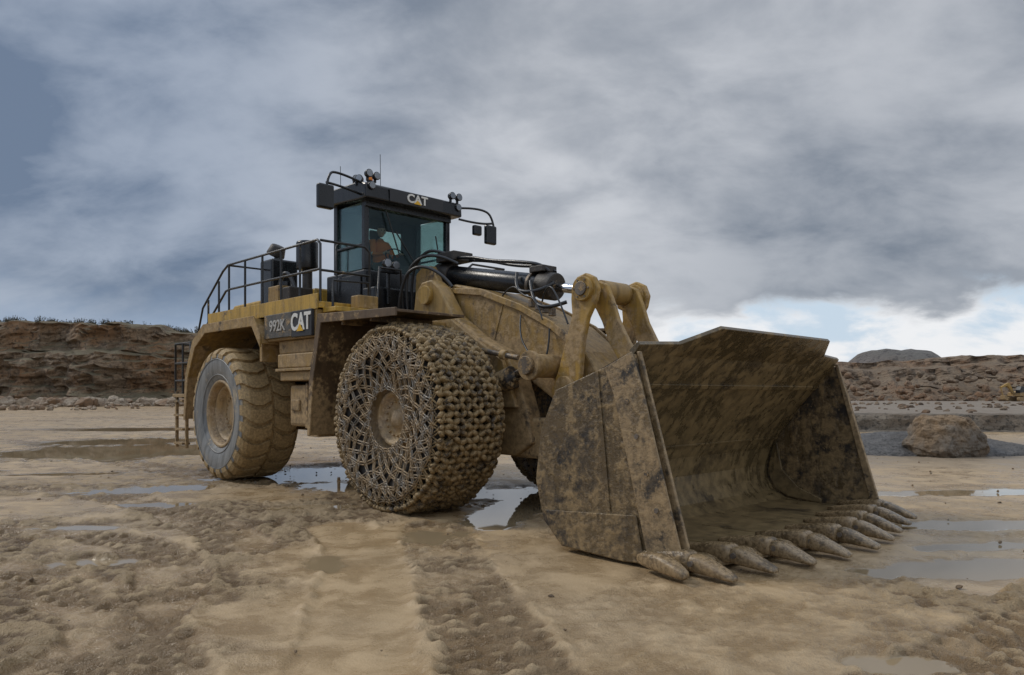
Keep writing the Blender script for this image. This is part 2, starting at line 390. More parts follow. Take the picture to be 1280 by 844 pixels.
for i, y in enumerate(ty):
    e = xedge(y)-.26; b = B(); r_ = lambda: random.uniform(.94, 1.06); sk = jit(.03)-.02*(y/2.4)
    loft(b, [(e-.34,.12,.12,.04),(e-.20,.13,.15,.09),(e-.02,.14,.18,.13*r_()),(e+.12,.145,.21,.17),(e+.24,.14,.235*r_(),.20),(e+.30,.135,.22,.19),(e+.315,.13,.17,.15)], y, sk)
    b.make('adapter_%d' % (i+1), M['tooth'], smooth=True, sub=1)
    b = B()
    loft(b, [(e+.27,.125,.14,.12),(e+.315,.128,.195,.17),(e+.37,.125,.21*r_(),.175),(e+.46,.108,.205,.15),(e+.56,.084,.19*r_(),.115),(e+.65,.060,.175,.082),(e+.715,.042,.155*r_(),.055),(e+.74,.032,.12,.035)], y+sk*.62, sk)
    b.make('tooth_tip_%d' % (i+1), M['tooth'], smooth=True, sub=1)
    b = B(); b.cyl((e+.35, y-.112, .135), (e+.35, y+.112, .135), .028, seg=10); b.make('tooth_pin', M['steel'])
    if i < 8:
        ym = (ty[i]+ty[i+1])/2; e = xedge(ym)-.16; b = B()
        loft(b, [(e-.12,.115,.20,.04),(e,.112,.27,.08),(e+.10,.095,.29,.11),(e+.17,.075,.27,.09),(e+.20,.055,.24,.05)], ym)
        b.make('edge_shroud_%d' % (i+1), M['tooth'], smooth=True, sub=1)
for s in (-1, 1):
    b = B(); loft(b, [(4.62,.11,.08,.08),(4.80,.13,.16,.16),(5.0,.125,.19,.18),(5.16,.10,.17,.13),(5.30,.06,.14,.07)], s*2.56, sk=s*.22)
    b.make('corner_protector', M['tooth'], smooth=True, sub=1)
for y in (-.95,-.52,-.10,.10,.52,.95):
    prism('bucket_hinge_rib', [(3.05,.18),(3.45,.10),(3.35,.7),(3.35,1.3),(3.62,1.78),(3.40,1.95),(3.15,1.75),(3.0,1.2),(2.85,.55),(2.9,.3)], y-.035, y+.035, 'bucket_out', .01)
cyl('bucket_hinge_pin', (3.0,-1.02,.42), (3.0,1.02,.42), .11, 'steel')
cyl('bucket_link_pin', (3.22,-1.0,1.72), (3.22,1.0,1.72), .09, 'steel')

# ------------------------------------------------------------------ BOOM + LINKAGE
boom = [(-1.05,3.10),(-1.15,3.35),(-1.0,3.52),(-.7,3.55),(.0,3.38),(.9,3.05),(1.6,2.72),(2.15,2.30),(2.65,1.72),(3.0,1.0),(3.13,.48),(3.05,.28),(2.86,.30),(2.45,.72),(2.0,1.20),(1.55,1.62),(.9,2.0),(.1,2.42),(-.6,2.85)]
prism('lift_boom', boom, -.44, .44, 'tan', .03)
for s in (-1, 1):
    prism('boom_flange', [(x*1.0, z) for x, z in [(-.9,3.50),(0.0,3.40),(.9,3.08),(1.6,2.75),(2.15,2.34),(2.2,2.28),(2.12,2.24),(1.55,2.65),(.9,2.97),(0,3.29),(-.9,3.42)]], *sorted((s*.442, s*.50)), 'tan', .01)
    prism('boom_seam', [(.2,2.44),(.24,2.42),(.52,3.17),(.48,3.19)], *sorted((s*.442, s*.452)), 'tan', .003)
lever = [(2.06,3.02),(2.07,3.20),(2.17,3.33),(2.32,3.37),(2.47,3.30),(2.54,3.14),(2.50,2.98),(2.36,2.75),(2.28,2.45),(2.24,2.1),(2.20,1.68),(2.05,1.55),(1.78,1.58),(1.68,1.72),(1.84,2.1),(1.98,2.5),(2.08,2.8)]
link = [(2.36,3.28),(2.50,3.22),(2.60,3.0),(2.70,2.72),(2.88,2.40),(3.14,2.10),(3.36,1.78),(3.34,1.60),(3.18,1.58),(3.04,1.72),(2.78,2.06),(2.54,2.40),(2.42,2.70),(2.30,2.90),(2.16,2.96),(2.12,3.12),(2.2,3.25)]
for s in (-1, 1):
    prism('tilt_lever', lever, *sorted((s*.53, s*.62)), 'yellow', .018)
    prism('bucket_link', link, *sorted((s*.30, s*.38)), 'yellow', .018)
    cyl('lever_boss', (2.30, s*.50, 3.15), (2.30, s*.68, 3.15), .17, 'yellow')
    cyl('pin_cap', (2.30, s*.68, 3.15), (2.30, s*.71, 3.15), .10, 'steel')
    for k in range(6):
        t = k*math.pi/3; cyl('cap_bolt', (2.30+.13*math.cos(t), s*.68, 3.15+.13*math.sin(t)), (2.30+.13*math.cos(t), s*.695, 3.15+.13*math.sin(t)), .015, 'steel', seg=6, bevel=0)
    cyl('lever_pivot_boss', (1.98, s*.51, 1.78), (1.98, s*.70, 1.78), .17, 'tan')
cyl('lever_pin', (2.30,-.52,3.15), (2.30,.52,3.15), .10, 'steel')
cyl('lever_spacer', (2.30,-.28,3.15), (2.30,.28,3.15), .16, 'tan')
cyl('lever_pivot', (1.98,-.52,1.78), (1.98,.52,1.78), .14, 'tan')
A = Vector((-1.55,0,3.86)); Z = Vector((2.30,0,3.15)); u = (Z-A).normalized()
cyl('tilt_cylinder_barrel', A+u*.1, A+u*2.62, .175, 'black')
cyl('tilt_cylinder_head', A+u*2.50, A+u*2.82, .215, 'dark', bevel=.02)
cyl('tilt_cylinder_collar', A+u*2.30, A+u*2.36, .20, 'steel')
cyl('tilt_cylinder_base', A-u*.1, A+u*.3, .21, 'dark', bevel=.03)
cyl('tilt_rod', A+u*2.8, A+u*3.7, .075, 'chrome')
cyl('tilt_rod_eye', A+u*3.62, Z, .13, 'tan')
for s in (-1, 1):
    prism('cylinder_mount', [(-1.9,3.2),(-1.85,3.85),(-1.65,3.98),(-1.4,3.95),(-1.2,3.65),(-.9,3.2)], *sorted((s*.28, s*.40)), 'tan', .02)
tube('hydraulic_pipe', [[(-1.3,-.1,4.10),(-.7,-.15,4.06),(-.1,-.16,3.90),(.6,-.16,3.80),(1.05,-.12,3.70),(1.10,-.05,3.60)],
                        [(-1.3,.16,4.10),(-.6,.15,4.03),(.2,.16,3.81),(.95,.16,3.74),(1.1,.1,3.6)]], .030, 'black', smooth=True)
tube('hoses', [[(-1.9,-.55,3.2),(-1.95,-.6,3.8),(-1.6,-.5,4.15),(-1.2,-.3,4.12),(-.9,-.2,3.95)],
               [(-2.1,-.3,3.2),(-2.1,-.35,3.9),(-1.7,-.3,4.3),(-1.3,-.15,4.2),(-1.1,-.12,4.1)],
               [(-1.9,-.75,3.1),(-1.75,-.8,3.7),(-1.4,-.7,3.95),(-.9,-.55,3.75),(-.7,-.5,3.5)],
               [(-2.0,.3,3.2),(-1.95,.35,4.0),(-1.6,.3,4.3),(-1.3,.16,4.15)],
               [(.55,-.2,3.62),(.65,-.35,3.35),(.95,-.38,3.25),(1.2,-.25,3.3),(1.25,-.1,3.4)],
               [(.9,-.25,3.45),(1.1,-.42,3.1),(1.45,-.46,2.95),(1.7,-.3,3.05)]], .028, 'hose', smooth=True)
tube('thin_hoses', [[(.3,-.3,3.25),(.6,-.36,3.45),(.9,-.4,3.2),(1.2,-.44,3.15),(1.4,-.5,2.8)],
               [(1.2,-.3,3.1),(1.4,-.4,3.4),(1.7,-.45,3.05),(1.9,-.5,2.7)],
               [(1.5,-.46,2.75),(1.6,-.56,2.4),(1.55,-.6,2.2)],[(.9,-.46,2.9),(1.0,-.6,2.6),(1.3,-.7,2.3),(1.5,-.8,2.2)]], .014, 'hose', smooth=True)
box('valve_block', -1.5,-1.0,-.22,.22,4.04,4.20,'dark')
box('valve_block', .78,1.08,-.16,.16,3.60,3.70,'dark')
for i in range(4): box('grease_fitting', 1.0+i*.14,1.07+i*.14,-.40,-.30,3.02-i*.055,3.14-i*.055,'steel')
for s in (-1, 1):
    cyl('lift_cylinder', (.1, s*.86, 1.62), (1.15, s*.86, 1.95), .17, 'dark')
    cyl('lift_rod', (1.1, s*.86, 1.93), (1.65, s*.86, 2.10), .08, 'chrome')
    cyl('lift_pin_boss', (1.62, s*.45, 2.10), (1.62, s*.95, 2.10), .17, 'tan', bevel=.02)
    cyl('lift_pin_collar', (1.62, s*.95, 2.10), (1.62, s*1.03, 2.10), .21, 'tan')
    cyl('lift_pin', (1.62, s*1.03, 2.10), (1.62, s*1.10, 2.10), .13, 'steel')
    cyl('steering_stub', (.55, s*.95, 2.36), (1.35, s*.95, 2.22), .04, 'steel')
    cyl('stub_collar', (1.0, s*.95, 2.28), (1.10, s*.95, 2.262), .075, 'tan')
# ------------------------------------------------------------------ FRONT FRAME
tower = [(-1.42,3.05),(-1.36,3.42),(-1.18,3.60),(-.92,3.62),(-.72,3.48),(-.35,2.98),(.25,2.60),(.85,2.35),(1.15,1.95),(1.35,1.45),(1.45,.98),(1.1,.78),(-1.9,.78),(-2.0,1.6),(-1.85,2.4)]
for s in (-1, 1):
    prism('frame_tower', tower, *sorted((s*.50, s*.78)), 'tan', .03)
    cyl('boom_pivot_cap', (-1.02, s*.76, 3.36), (-1.02, s*.86, 3.36), .16, 'yellow')
    prism('frame_gusset', [(-.3,2.9),(.9,2.2),(1.2,1.5),(.9,1.5),(.5,2.1),(-.5,2.7)], *sorted((s*.782, s*.86)), 'tan', .012)
box('front_frame', -1.9, 1.0, -.60, .60, .82, 2.2, 'dark', .03)
box('front_frame_nose', .9, 1.75, -.70, .70, .75, 1.35, 'dark', .05)
cyl('front_axle', (0,-1.6,1.33), (0,1.6,1.33), .36, 'dark', bevel=.03)
cyl('rear_axle', (-5.89,-1.6,1.30), (-5.89,1.6,1.30), .36, 'dark', bevel=.03)
cyl('articulation_joint', (-2.95,0,.8), (-2.95,0,2.6), .35, 'dark')
box('hitch_frame', -4.0,-1.7,-.55,.55,.9,1.5,'dark',.03)
for s in (-1, 1):
    y0, y1 = sorted((s*2.36, s*1.12))
    fen = [(-2.12,1.02),(-2.08,1.02),(-1.98,1.9),(-1.72,2.88),(.35,2.86),(.35,2.90),(-1.78,2.96),(-2.04,1.9)]
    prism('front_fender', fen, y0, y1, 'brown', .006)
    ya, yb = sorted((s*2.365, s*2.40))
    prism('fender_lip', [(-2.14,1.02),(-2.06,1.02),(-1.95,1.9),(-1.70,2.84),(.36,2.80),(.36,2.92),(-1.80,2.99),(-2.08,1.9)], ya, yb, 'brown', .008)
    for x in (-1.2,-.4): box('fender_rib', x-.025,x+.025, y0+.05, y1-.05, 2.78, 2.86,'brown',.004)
    box('fender_bracket', -.9,-.5, *sorted((s*.80, s*1.2)), 2.5, 2.87, 'tan')
    box('step_plate', -2.5,-2.13,*sorted((s*1.3, s*2.2)),.98,1.06,'dark')

# ------------------------------------------------------------------ REAR FRAME / BODY
box('rear_frame', -7.9,-3.2,-.85,.85,.95,2.4,'dark',.03)
box('engine_compartment', -7.9,-4.3,-1.05,1.05,2.2,3.10,'dark',.03)
prism('hood', [(-8.6,3.1),(-8.55,3.55),(-8.2,3.78),(-4.4,3.82),(-4.3,3.1)], -1.0, 1.0, 'yellow2', .04)
prism('counterweight', [(-9.1,1.5),(-9.15,2.6),(-8.9,3.1),(-7.8,3.1),(-7.8,1.0),(-8.6,1.0)], -1.45, 1.45, 'tan', .06)
for s in (-1, 1):
    y0, y1 = sorted((s*2.18, s*1.0))
    box('deck', -6.7,-2.15,y0,y1,3.14,3.25,'yellow2',.01)
    box('toe_board', -6.7,-2.15,*sorted((s*2.185, s*2.21)),3.12,3.38,'yellow2',.006)
    fen = [(-7.72,1.15),(-7.66,1.15),(-7.52,2.05),(-7.12,2.72),(-6.55,3.02),(-4.35,3.02),(-4.05,2.62),(-4.0,2.62),(-4.0,2.75),(-4.30,3.11),(-6.62,3.11),(-7.2,2.80),(-7.6,2.10)]
    prism('rear_fender', fen, *sorted((s*2.30, s*1.0)), 'tan', .01)
    prism('rear_fender_lip', [(-7.74,1.13),(-7.64,1.13),(-7.50,2.03),(-7.10,2.68),(-6.55,2.96),(-4.35,2.96),(-4.0,2.55),(-4.0,2.78),(-4.28,3.15),(-6.64,3.15),(-7.23,2.83),(-7.63,2.12)], *sorted((s*2.305, s*2.34)), 'tan', .008)
    box('decal_panel', -3.98,-2.95,*sorted((s*2.20, s*2.26)),2.70,3.13,'panel_g',.01)
    box('decal_panel', -2.945,-2.25,*sorted((s*2.20, s*2.262)),2.68,3.13,'panel',.01)
    box('panel_back', -4.0,-2.2,*sorted((s*1.2, s*2.195)),2.66,3.12,'tan',.01)
    box('battery_box', -3.72,-2.28,*sorted((s*1.2, s*2.10)),2.42,2.655,'tan',.02)
    box('battery_box', -3.62,-2.22,*sorted((s*1.2, s*2.18)),2.155,2.41,'tan',.025)
    box('battery_box', -3.58,-2.24,*sorted((s*1.2, s*2.15)),1.93,2.095,'tan',.02)
    box('battery_lid', -3.66,-2.20,*sorted((s*1.2, s*2.21)),2.10,2.15,'tan',.01)
    box('tank', -3.42,-2.42,*sorted((s*1.1, s*2.05)),1.12,1.86,'tan',.06)
    box('tank_cap', -3.3,-3.0,*sorted((s*2.05, s*2.09)),1.4,1.6,'tan',.02)
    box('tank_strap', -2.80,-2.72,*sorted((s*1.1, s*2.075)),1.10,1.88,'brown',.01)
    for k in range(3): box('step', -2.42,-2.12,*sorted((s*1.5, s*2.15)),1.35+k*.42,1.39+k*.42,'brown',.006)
    box('fender_stay', -4.3,-4.2,*sorted((s*1.0, s*2.2)),2.3,3.0,'tan')
text('model_decal', '992K', .28, (-3.46,-2.268,2.91), (rad(90),0,0), 'grey_white', sx=1.0)
text('maker_decal', 'CAT', .40, (-2.60,-2.270,2.92), (rad(90),0,0), 'white', bold=.03, sx=.86)
obj('maker_triangle', [(-2.72,-2.284,2.77),(-2.48,-2.284,2.77),(-2.60,-2.284,2.90)], [(0,1,2)], M['decal_y'])
for s in (-1, 1):
    y = s*2.12; P_ = []
    P_.append([(-7.75,y,2.1),(-7.5,y,2.95),(-7.2,y,3.55),(-6.15,y,4.22),(-5.9,y,4.32),(-2.3,y,4.30),(-2.2,y,4.22),(-2.2,y,3.2)])
    P_.append([(-7.1,y,3.10),(-6.0,y,3.80),(-5.8,y,3.82),(-2.2,y,3.80)])
    for x in (-6.9,-6.35): P_.append([(x,y,3.0),(x,y,4.32-(-5.9-x)*.62)])
    for x in (-5.85,-5.1,-4.35,-3.6,-2.9): P_.append([(x,y,3.2),(x,y,4.31)])
    P_.append([(-2.2,y,4.28),(-2.2,s*1.25,4.28),(-2.2,s*1.15,4.2),(-2.2,s*1.15,3.2)])
    P_.append([(-2.2,y,3.78),(-2.2,s*1.15,3.78)])
    P_.append([(-5.85,y,4.31),(-5.85,s*1.2,4.31),(-5.85,s*1.2,3.2)])
    tube('deck_handrail', P_, .022, 'rail')
    P_ = []
    P_.append([(-7.9,y,1.55),(-7.9,y,2.85),(-8.8,y,2.85),(-8.8,y,1.6)])
    P_.append([(-7.9,y,2.4),(-8.8,y,2.4)]); P_.append([(-7.9,y,2.0),(-8.8,y,2.0)])
    for x in (-8.35,): P_.append([(x,y,1.6),(x,y,2.85)])
    P_.append([(-8.8,y,2.85),(-8.8,s*1.5,2.85)]); P_.append([(-8.8,y,2.4),(-8.8,s*1.5,2.4)])
    tube('rear_guard_rail', P_, .025, 'rail')
    b = B(); 
    for x in (-8.72,-8.12): b.box(x-.035,x+.035,s*2.12-.03,s*2.12+.03,.48,1.75)
    for k in range(4): b.box(-8.68,-8.16,s*2.12-.09,s*2.12+.09,.55+k*.32,.60+k*.32)
    b.make('rear_ladder', M['dark'], bevel=.004)
    box('rear_platform', -8.9,-7.8,*sorted((s*1.4, s*2.16)),1.62,1.70,'tan')
box('air_filter_housing', -6.1,-5.55,-1.35,-.75,3.4,4.52,'black',.04)
cyl('precleaner_neck', (-5.85,-1.05,4.5), (-5.85,-1.05,4.66), .09, 'black')
cyl('precleaner_bowl', (-5.95,-1.08,4.64), (-5.85,-1.04,4.86), .20, 'dark', r2=.15, bevel=.04)
cyl('exhaust_pipe', (-4.7,-1.0,3.4), (-4.7,-1.0,4.35), .10, 'dark')
cyl('exhaust_guard', (-4.7,-1.0,4.2), (-4.7,-1.0,4.78), .22, 'black', bevel=.04)
box('tool_box', -5.2,-4.75,-1.6,-1.1,3.25,3.85,'tan',.02)
box('tool_box', -4.4,-4.1,-1.7,-1.2,3.25,3.75,'dark',.02)
cyl('filler_cap', (-4.95,-1.35,3.85), (-4.95,-1.35,3.95), .12, 'black')
tube('deck_hose', [[(-5.3,-1.3,3.9),(-5.0,-1.4,4.15),(-4.8,-1.3,4.1),(-4.6,-1.3,3.7)]], .04, 'hose', smooth=True)

# ------------------------------------------------------------------ CAB
CX0, CX1, CY = -3.68, -2.6, 1.0
box('cab_base', -3.95,CX1,-CY,CY,3.26,3.98,'black',.03)
box('cab_support', -4.1,-2.5,-1.1,1.1,2.9,3.26,'dark',.03)
box('cab_floor_skirt', -2.6,-2.2,-1.05,.95,3.2,3.62,'black',.03)
prism('cab_roof', [(-3.80,5.30),(-3.82,5.44),(-3.7,5.58),(-2.6,5.56),(-2.38,5.48),(-2.36,5.22),(-2.62,5.22)], -1.12, 1.12, 'black', .03)
box('cab_header', -2.66,-2.56,-1.0,1.0,5.12,5.23,'black',.01)
for s in (-1, 1):
    box('cab_pillar', CX1-.10,CX1,*sorted((s*(CY-.10), s*CY)),3.98,5.23,'black',.012)
    box('cab_pillar', CX0,CX0+.12,*sorted((s*(CY-.12), s*CY)),3.98,5.30,'black',.012)
    box('side_glass', CX0+.12,CX1-.10,*sorted((s*(CY-.05), s*(CY-.035))),4.0,5.22,'glass',0)
    box('door_bar', CX0+.12,CX1-.10,*sorted((s*(CY-.03), s*(CY-.0))),4.42,4.46,'black',.006)
    box('door_sill', -3.6,-2.7,*sorted((s*(CY+.003), s*(CY+.03))),3.35,3.9,'black',.02)
box('rear_wall', CX0+.02,CX0+.06,-.88,.88,3.99,4.55,'seat',.005)
box('rear_wall', CX0+.02,CX0+.06,-.88,-.25,4.555,5.29,'seat',.005)
box('rear_wall', CX0+.02,CX0+.06,.55,.88,4.555,5.29,'seat',.005)
box('rear_wall', CX0+.02,CX0+.06,-.247,.547,5.0,5.29,'seat',.005)
box('roof_lining', CX0+.1,CX1-.15,-.86,.86,5.20,5.27,'seat',.01)
tube('door_handle', [[(-3.45,-1.06,3.6),(-3.45,-1.08,4.5),(-3.45,-1.02,4.55)]], .016, 'rail')
box('windscreen', CX1-.05,CX1-.035,-.9,.9,3.99,5.12,'glass',0)
box('rear_glass', CX0+.03,CX0+.045,-.24,.54,4.56,4.99,'glass',0)
box('sign_board', -2.362,-2.345,-.62,.62,5.235,5.47,'panel',.004)
text('roof_maker_decal', 'CAT', .22, (-2.338,.0,5.355), (rad(90),0,rad(90)), 'white', bold=.03, sx=1.1)
obj('roof_triangle', [(-2.328,-.09,5.27),(-2.328,.09,5.27),(-2.328,0,5.35)], [(0,1,2)], M['decal_y'])
tube('wipers', [[(-2.57,-.55,5.1),(-2.56,-.25,4.3)],[(-2.555,-.35,4.75),(-2.555,.2,4.08)],[(-2.555,.75,4.1),(-2.555,.6,4.8)]], .014, 'rail')
def lamp(name, p, d=(1,0,0), r=.06):
    p = Vector(p); d = Vector(d).normalized()
    e = empty(name, (0,0,0), 0, LOADER)
    cyl('housing', p-d*.10, p, r*1.0, 'black', r2=r*1.25, parent=e)
    cyl('lens', p+d*.001, p+d*.010, r, 'lens', parent=e)
    box('bracket', p.x-.08-.02,p.x-.08+.02,p.y-.02,p.y+.02,p.z-r*1.9,p.z-r*.5,'black',.003,parent=e)
lamp('work_lamp', (-2.35,-1.05,5.66)); lamp('work_lamp', (-2.35,-.89,5.64))
lamp('work_lamp', (-2.6,-1.12,5.60), (.6,-.8,0)); lamp('work_lamp', (-3.0,-.92,5.72), (.9,-.3,0)); lamp('work_lamp', (-2.34,-1.0,5.45))
for y in (.85,1.02): lamp('work_lamp', (-2.32,y,5.60))
lamp('work_lamp', (-2.34,1.02,5.40))
lamp('work_lamp', (-2.0,-.9,4.02), (1,0,0), .07); lamp('work_lamp', (-2.0,-.72,4.0), (1,0,0), .065)
box('lamp_bar', -2.15,-2.07,-1.0,-.6,3.86,3.92,'black',.01); box('lamp_bar_post', -2.17,-2.11,-.83,-.77,3.3,3.86,'black',.01)
cyl('beacon_base', (-2.9,-.70,5.56), (-2.9,-.70,5.70), .05, 'black'); cyl('beacon', (-2.9,-.70,5.70), (-2.9,-.70,5.86), .065, 'amber', r2=.05)
tube('antennas', [[(-3.5,-.95,5.55),(-3.5,-.96,6.05)],[(-2.9,-.45,5.55),(-2.9,-.46,6.25)]], .006, 'rail')
box('aircon_box', -3.6,-3.0,-.5,.7,5.57,5.66,'black',.03)
tube('mirror_arm', [[(-2.55,-1.1,5.52),(-2.5,-1.6,5.60),(-2.46,-1.85,5.52),(-2.46,-1.88,5.0)],[(-2.55,-1.1,5.3),(-2.5,-1.5,5.36),(-2.48,-1.85,5.36)]], .022, 'black', smooth=True)
box('mirror', -2.54,-2.42,-2.02,-1.72,4.90,5.32,'black',.03); box('mirror_glass', -2.548,-2.542,-1.99,-1.75,4.94,5.28,'chrome',0)
tube('mirror_arm', [[(-2.45,1.1,5.42),(-2.2,1.5,5.45),(-2.1,1.75,5.25),(-2.1,1.78,4.75)],[(-2.45,1.1,5.2),(-2.2,1.5,5.1),(-2.1,1.7,5.15)]], .022, 'black', smooth=True)
box('mirror', -2.17,-2.07,1.52,1.80,4.72,5.10,'black',.03); box('mirror_small', -2.17,-2.07,1.20,1.40,4.85,5.05,'black',.03)
tube('front_platform_rail', [[(-2.0,-2.0,3.15),(-2.0,-2.0,3.6),(-2.0,-1.3,3.62),(-2.0,-1.3,3.15)],[(-1.9,-1.2,3.1),(-1.9,-1.15,3.9),(-1.9,-.7,3.9),(-1.9,-.65,3.2)]], .024, 'rail')
box('front_platform', -2.15,-1.75,-2.1,-.6,3.06,3.14,'yellow2',.01)
box('front_platform_block', -2.1,-1.85,-1.6,-1.2,3.15,3.38,'tan',.02)
b = B(); b.box(-3.56,-3.08,-.42,.12,3.98,4.12); b.box(-3.60,-3.50,-.40,.10,4.05,4.75); b.box(-3.59,-3.52,-.27,-.03,4.76,4.95)
b.box(-3.5,-3.15,-.52,-.44,4.2,4.28); b.box(-3.5,-3.15,.16,.24,4.2,4.28); b.make('operator_seat', M['seat'], bevel=.03)
box('dashboard', -2.80,-2.68,-.7,.7,3.98,4.15,'seat',.03)
b = B(); b.cyl((-2.80,-.15,3.98), (-2.87,-.15,4.36), .03)
for i in range(18):
    t0, t1 = 2*math.pi*i/18, 2*math.pi*(i+1)/18
    f = lambda t: Vector((-2.89+.06*math.cos(t), -.15+.19*math.sin(t), 4.38+.17*math.cos(t)*.6))
    b.cyl(f(t0), f(t1), .014, seg=6)
b.make('steering_wheel', M['seat'])

# ------------------------------------------------------------------ OPERATOR (seated)
def operator():
    E = empty('loader_operator', LOADER.location, LOADER.rotation_euler.z)
    base = Vector((-3.38,-.15,4.20))
    V = []; R = []; Ed = []
    def a(p, r, par=None):
        V.append(base+Vector(p)); R.append(r); i = len(V)-1
        if par is not None: Ed.append((par, i))
        return i
    pel = a((0,0,0), (.15,.13)); sp = a((.0,0,.17), (.14,.12), pel); ch = a((.02,0,.36), (.17,.125), sp); nb = a((.02,0,.50), (.08,.08), ch); nk = a((.04,0,.58), (.055,.055), nb)
    for s in (-1, 1):
        sh = a((.02,s*.17,.45), (.075,.075), ch); el = a((.14,s*.24,.20), (.05,.05), sh); wr = a((.40,s*.17,.20), (.032,.032), el); pm = a((.47,s*.16,.21), (.034,.022), wr)
        for k, (oy, L) in enumerate(((-.03,.06),(-.01,.07),(.01,.065),(.028,.05))):
            f1 = a((.50,s*.16+oy,.235), (.010,.010), pm); f2 = a((.53,s*.16+oy,.215), (.009,.009), f1); a((.52,s*.16+oy,.185), (.008,.008), f2)
        t1 = a((.46,s*.12,.20), (.011,.011), pm); a((.50,s*.11,.185), (.010,.010), t1)
        hp = a((.06,s*.10,-.02), (.095,.09), pel); kn = a((.44,s*.13,.03), (.065,.065), hp); an = a((.50,s*.14,-.18), (.05,.05), kn)
    me = bpy.data.meshes.new('body'); me.from_pydata(V, Ed, []); o = bpy.data.objects.new('body', me); COL.objects.link(o)
    md = o.modifiers.new('k', 'SKIN'); md.use_smooth_shade = True
    for i, sv in enumerate(me.skin_vertices[0].data): sv.radius = R[i]; sv.use_root = (i == 0)
    ss = o.modifiers.new('s', 'SUBSURF'); ss.levels = 1
    dg = bpy.context.evaluated_depsgraph_get(); ev = bpy.data.meshes.new_from_object(o.evaluated_get(dg))
    bpy.data.objects.remove(o)
    ev.materials.clear()
    for k in ('vest', 'trouser', 'skin', 'stripe'): ev.materials.append(M[k])
    for p in ev.polygons:
        c = p.center-base; p.use_smooth = True
        if c.z > .53: p.material_index = 2
        elif c.x > .41 and c.z > .13: p.material_index = 2
        elif c.z < .06: p.material_index = 1
        elif .20 < c.z < .25 and c.x < .15: p.material_index = 3
        else: p.material_index = 0
    bo = bpy.data.objects.new('body', ev); COL.objects.link(bo); bo.parent = E
    bm = bmesh.new(); bmesh.ops.create_uvsphere(bm, u_segments=24, v_segments=18, radius=1)
    for v in bm.verts:
        x, y, z = v.co
        v.co = (x*.095, y*.076, z*.118)
        if z < -.2: v.co.y *= 1-.25*(-z-.2); 
        if x > .75 and -.25 < z < .15 and abs(y) < .25: v.co.x += .022*(1-abs(y)*4)
        if x > .6 and abs(z-.12) < .12 and .2 < abs(y) < .6: v.co.x -= .008
        if x > .7 and abs(z+.45) < .08 and abs(y) < .4: v.co.x += .004
    me = bpy.data.meshes.new('head'); bm.to_mesh(me); bm.free(); me.materials.append(M['skin'])
    for p in me.polygons: p.use_smooth = True
    h = bpy.data.objects.new('head', me); COL.objects.link(h); h.parent = E; h.location = base+Vector((.06,0,.70)); h.rotation_euler = (0, .1, -.2)
    bm = bmesh.new(); bmesh.ops.create_uvsphere(bm, u_segments=20, v_segments=14, radius=1)
    bmesh.ops.delete(bm, geom=[v for v in bm.verts if (v.co.z < .25 and v.co.x > -.1) or v.co.z < -.5], context='VERTS')
    for v in bm.verts: v.co = (v.co.x*.104-.004, v.co.y*.085, v.co.z*.128)
    me = bpy.data.meshes.new('hair'); bm.to_mesh(me); bm.free(); me.materials.append(M['hair'])
    h2 = bpy.data.objects.new('hair', me); COL.objects.link(h2); h2.parent = h
    for s in (-1, 1):
        b = B(); b.ring(Vector((.0,s*.078,-.03)), Vector((.0,s*.078,.03)), Vector((0,s,0)), .035, .010); b.make('ear', M['skin'], smooth=True, parent=h)
        b = B(); b.cyl((.082,s*.03,.012), (.088,s*.03,.012), .011, seg=10); b.make('eye', M['hair'], parent=h)
    b = B(); b.box(.082,.088,-.024,.024,-.057,-.050); b.make('mouth', M['vest'], parent=h)
operator()

# ------------------------------------------------------------------ GROUND
def vn(x, y, s):
    xi = np.floor(x); yi = np.floor(y); fx = x-xi; fy = y-yi
    fx = fx*fx*(3-2*fx); fy = fy*fy*(3-2*fy)
    h = lambda a, b: np.mod(np.abs(np.sin(a*127.1+b*311.7+s*74.7)*43758.5453), 1.0)
    return (h(xi,yi)*(1-fx)+h(xi+1,yi)*fx)*(1-fy)+(h(xi,yi+1)*(1-fx)+h(xi+1,yi+1)*fx)*fy
def fbm(x, y, s, o=4):
    r = 0; a = .5; tot = 0
    for i in range(o):
        c, sn = math.cos(.6*i+.3), math.sin(.6*i+.3)
        r = r+a*vn((x*c-y*sn)*2**i, (x*sn+y*c)*2**i, s+i*3.3); tot += a; a *= .5
    return r/tot
def sstep(x, a, b): t = np.clip((x-a)/(b-a), 0, 1); return t*t*(3-2*t)
def geo(a, b, n): return list(a+(b-a)*((np.linspace(0, 1, n))**2.2))
xs = sorted(set([round(v, 4) for v in (list(-np.array(geo(16, 700, 60)))+list(np.arange(-16, -6.5, .06))+list(np.arange(-6.5, 6.5, .026))+list(np.arange(6.5, 16, .06))+geo(16, 700, 60))]))
ys = sorted(set([round(v, 4) for v in (list(np.linspace(-60, 1, 40))+list(np.arange(1, 3.2, .1))+list(np.arange(3.2, 8.5, .022))+list(np.arange(8.5, 12, .035))+list(np.arange(12, 20, .06))+list(np.arange(20, 42, .2))+geo(42, 900, 60))]))
xs = np.array(xs); ys = np.array(ys)
X, Y = np.meshgrid(xs, ys)
H0 = .05*(fbm(X/4, Y/4, 1)-.5)
Hh = np.zeros(X.shape)
churn = sstep(fbm(X/1.8, Y/1.8, 9), .36, .54)
left = sstep(-X, 1.2, 2.6)
rightb = sstep(X-Y*.25, .9, 2.2)*sstep(7.5-Y, 0, 1.5)
mid = 1-np.maximum(left, rightb)
rough = np.clip(churn*(.30*mid+.95*(1-mid))+.08+.12*(1-mid), 0, 1)
rough = np.where(Y > 14, rough*.6, rough)
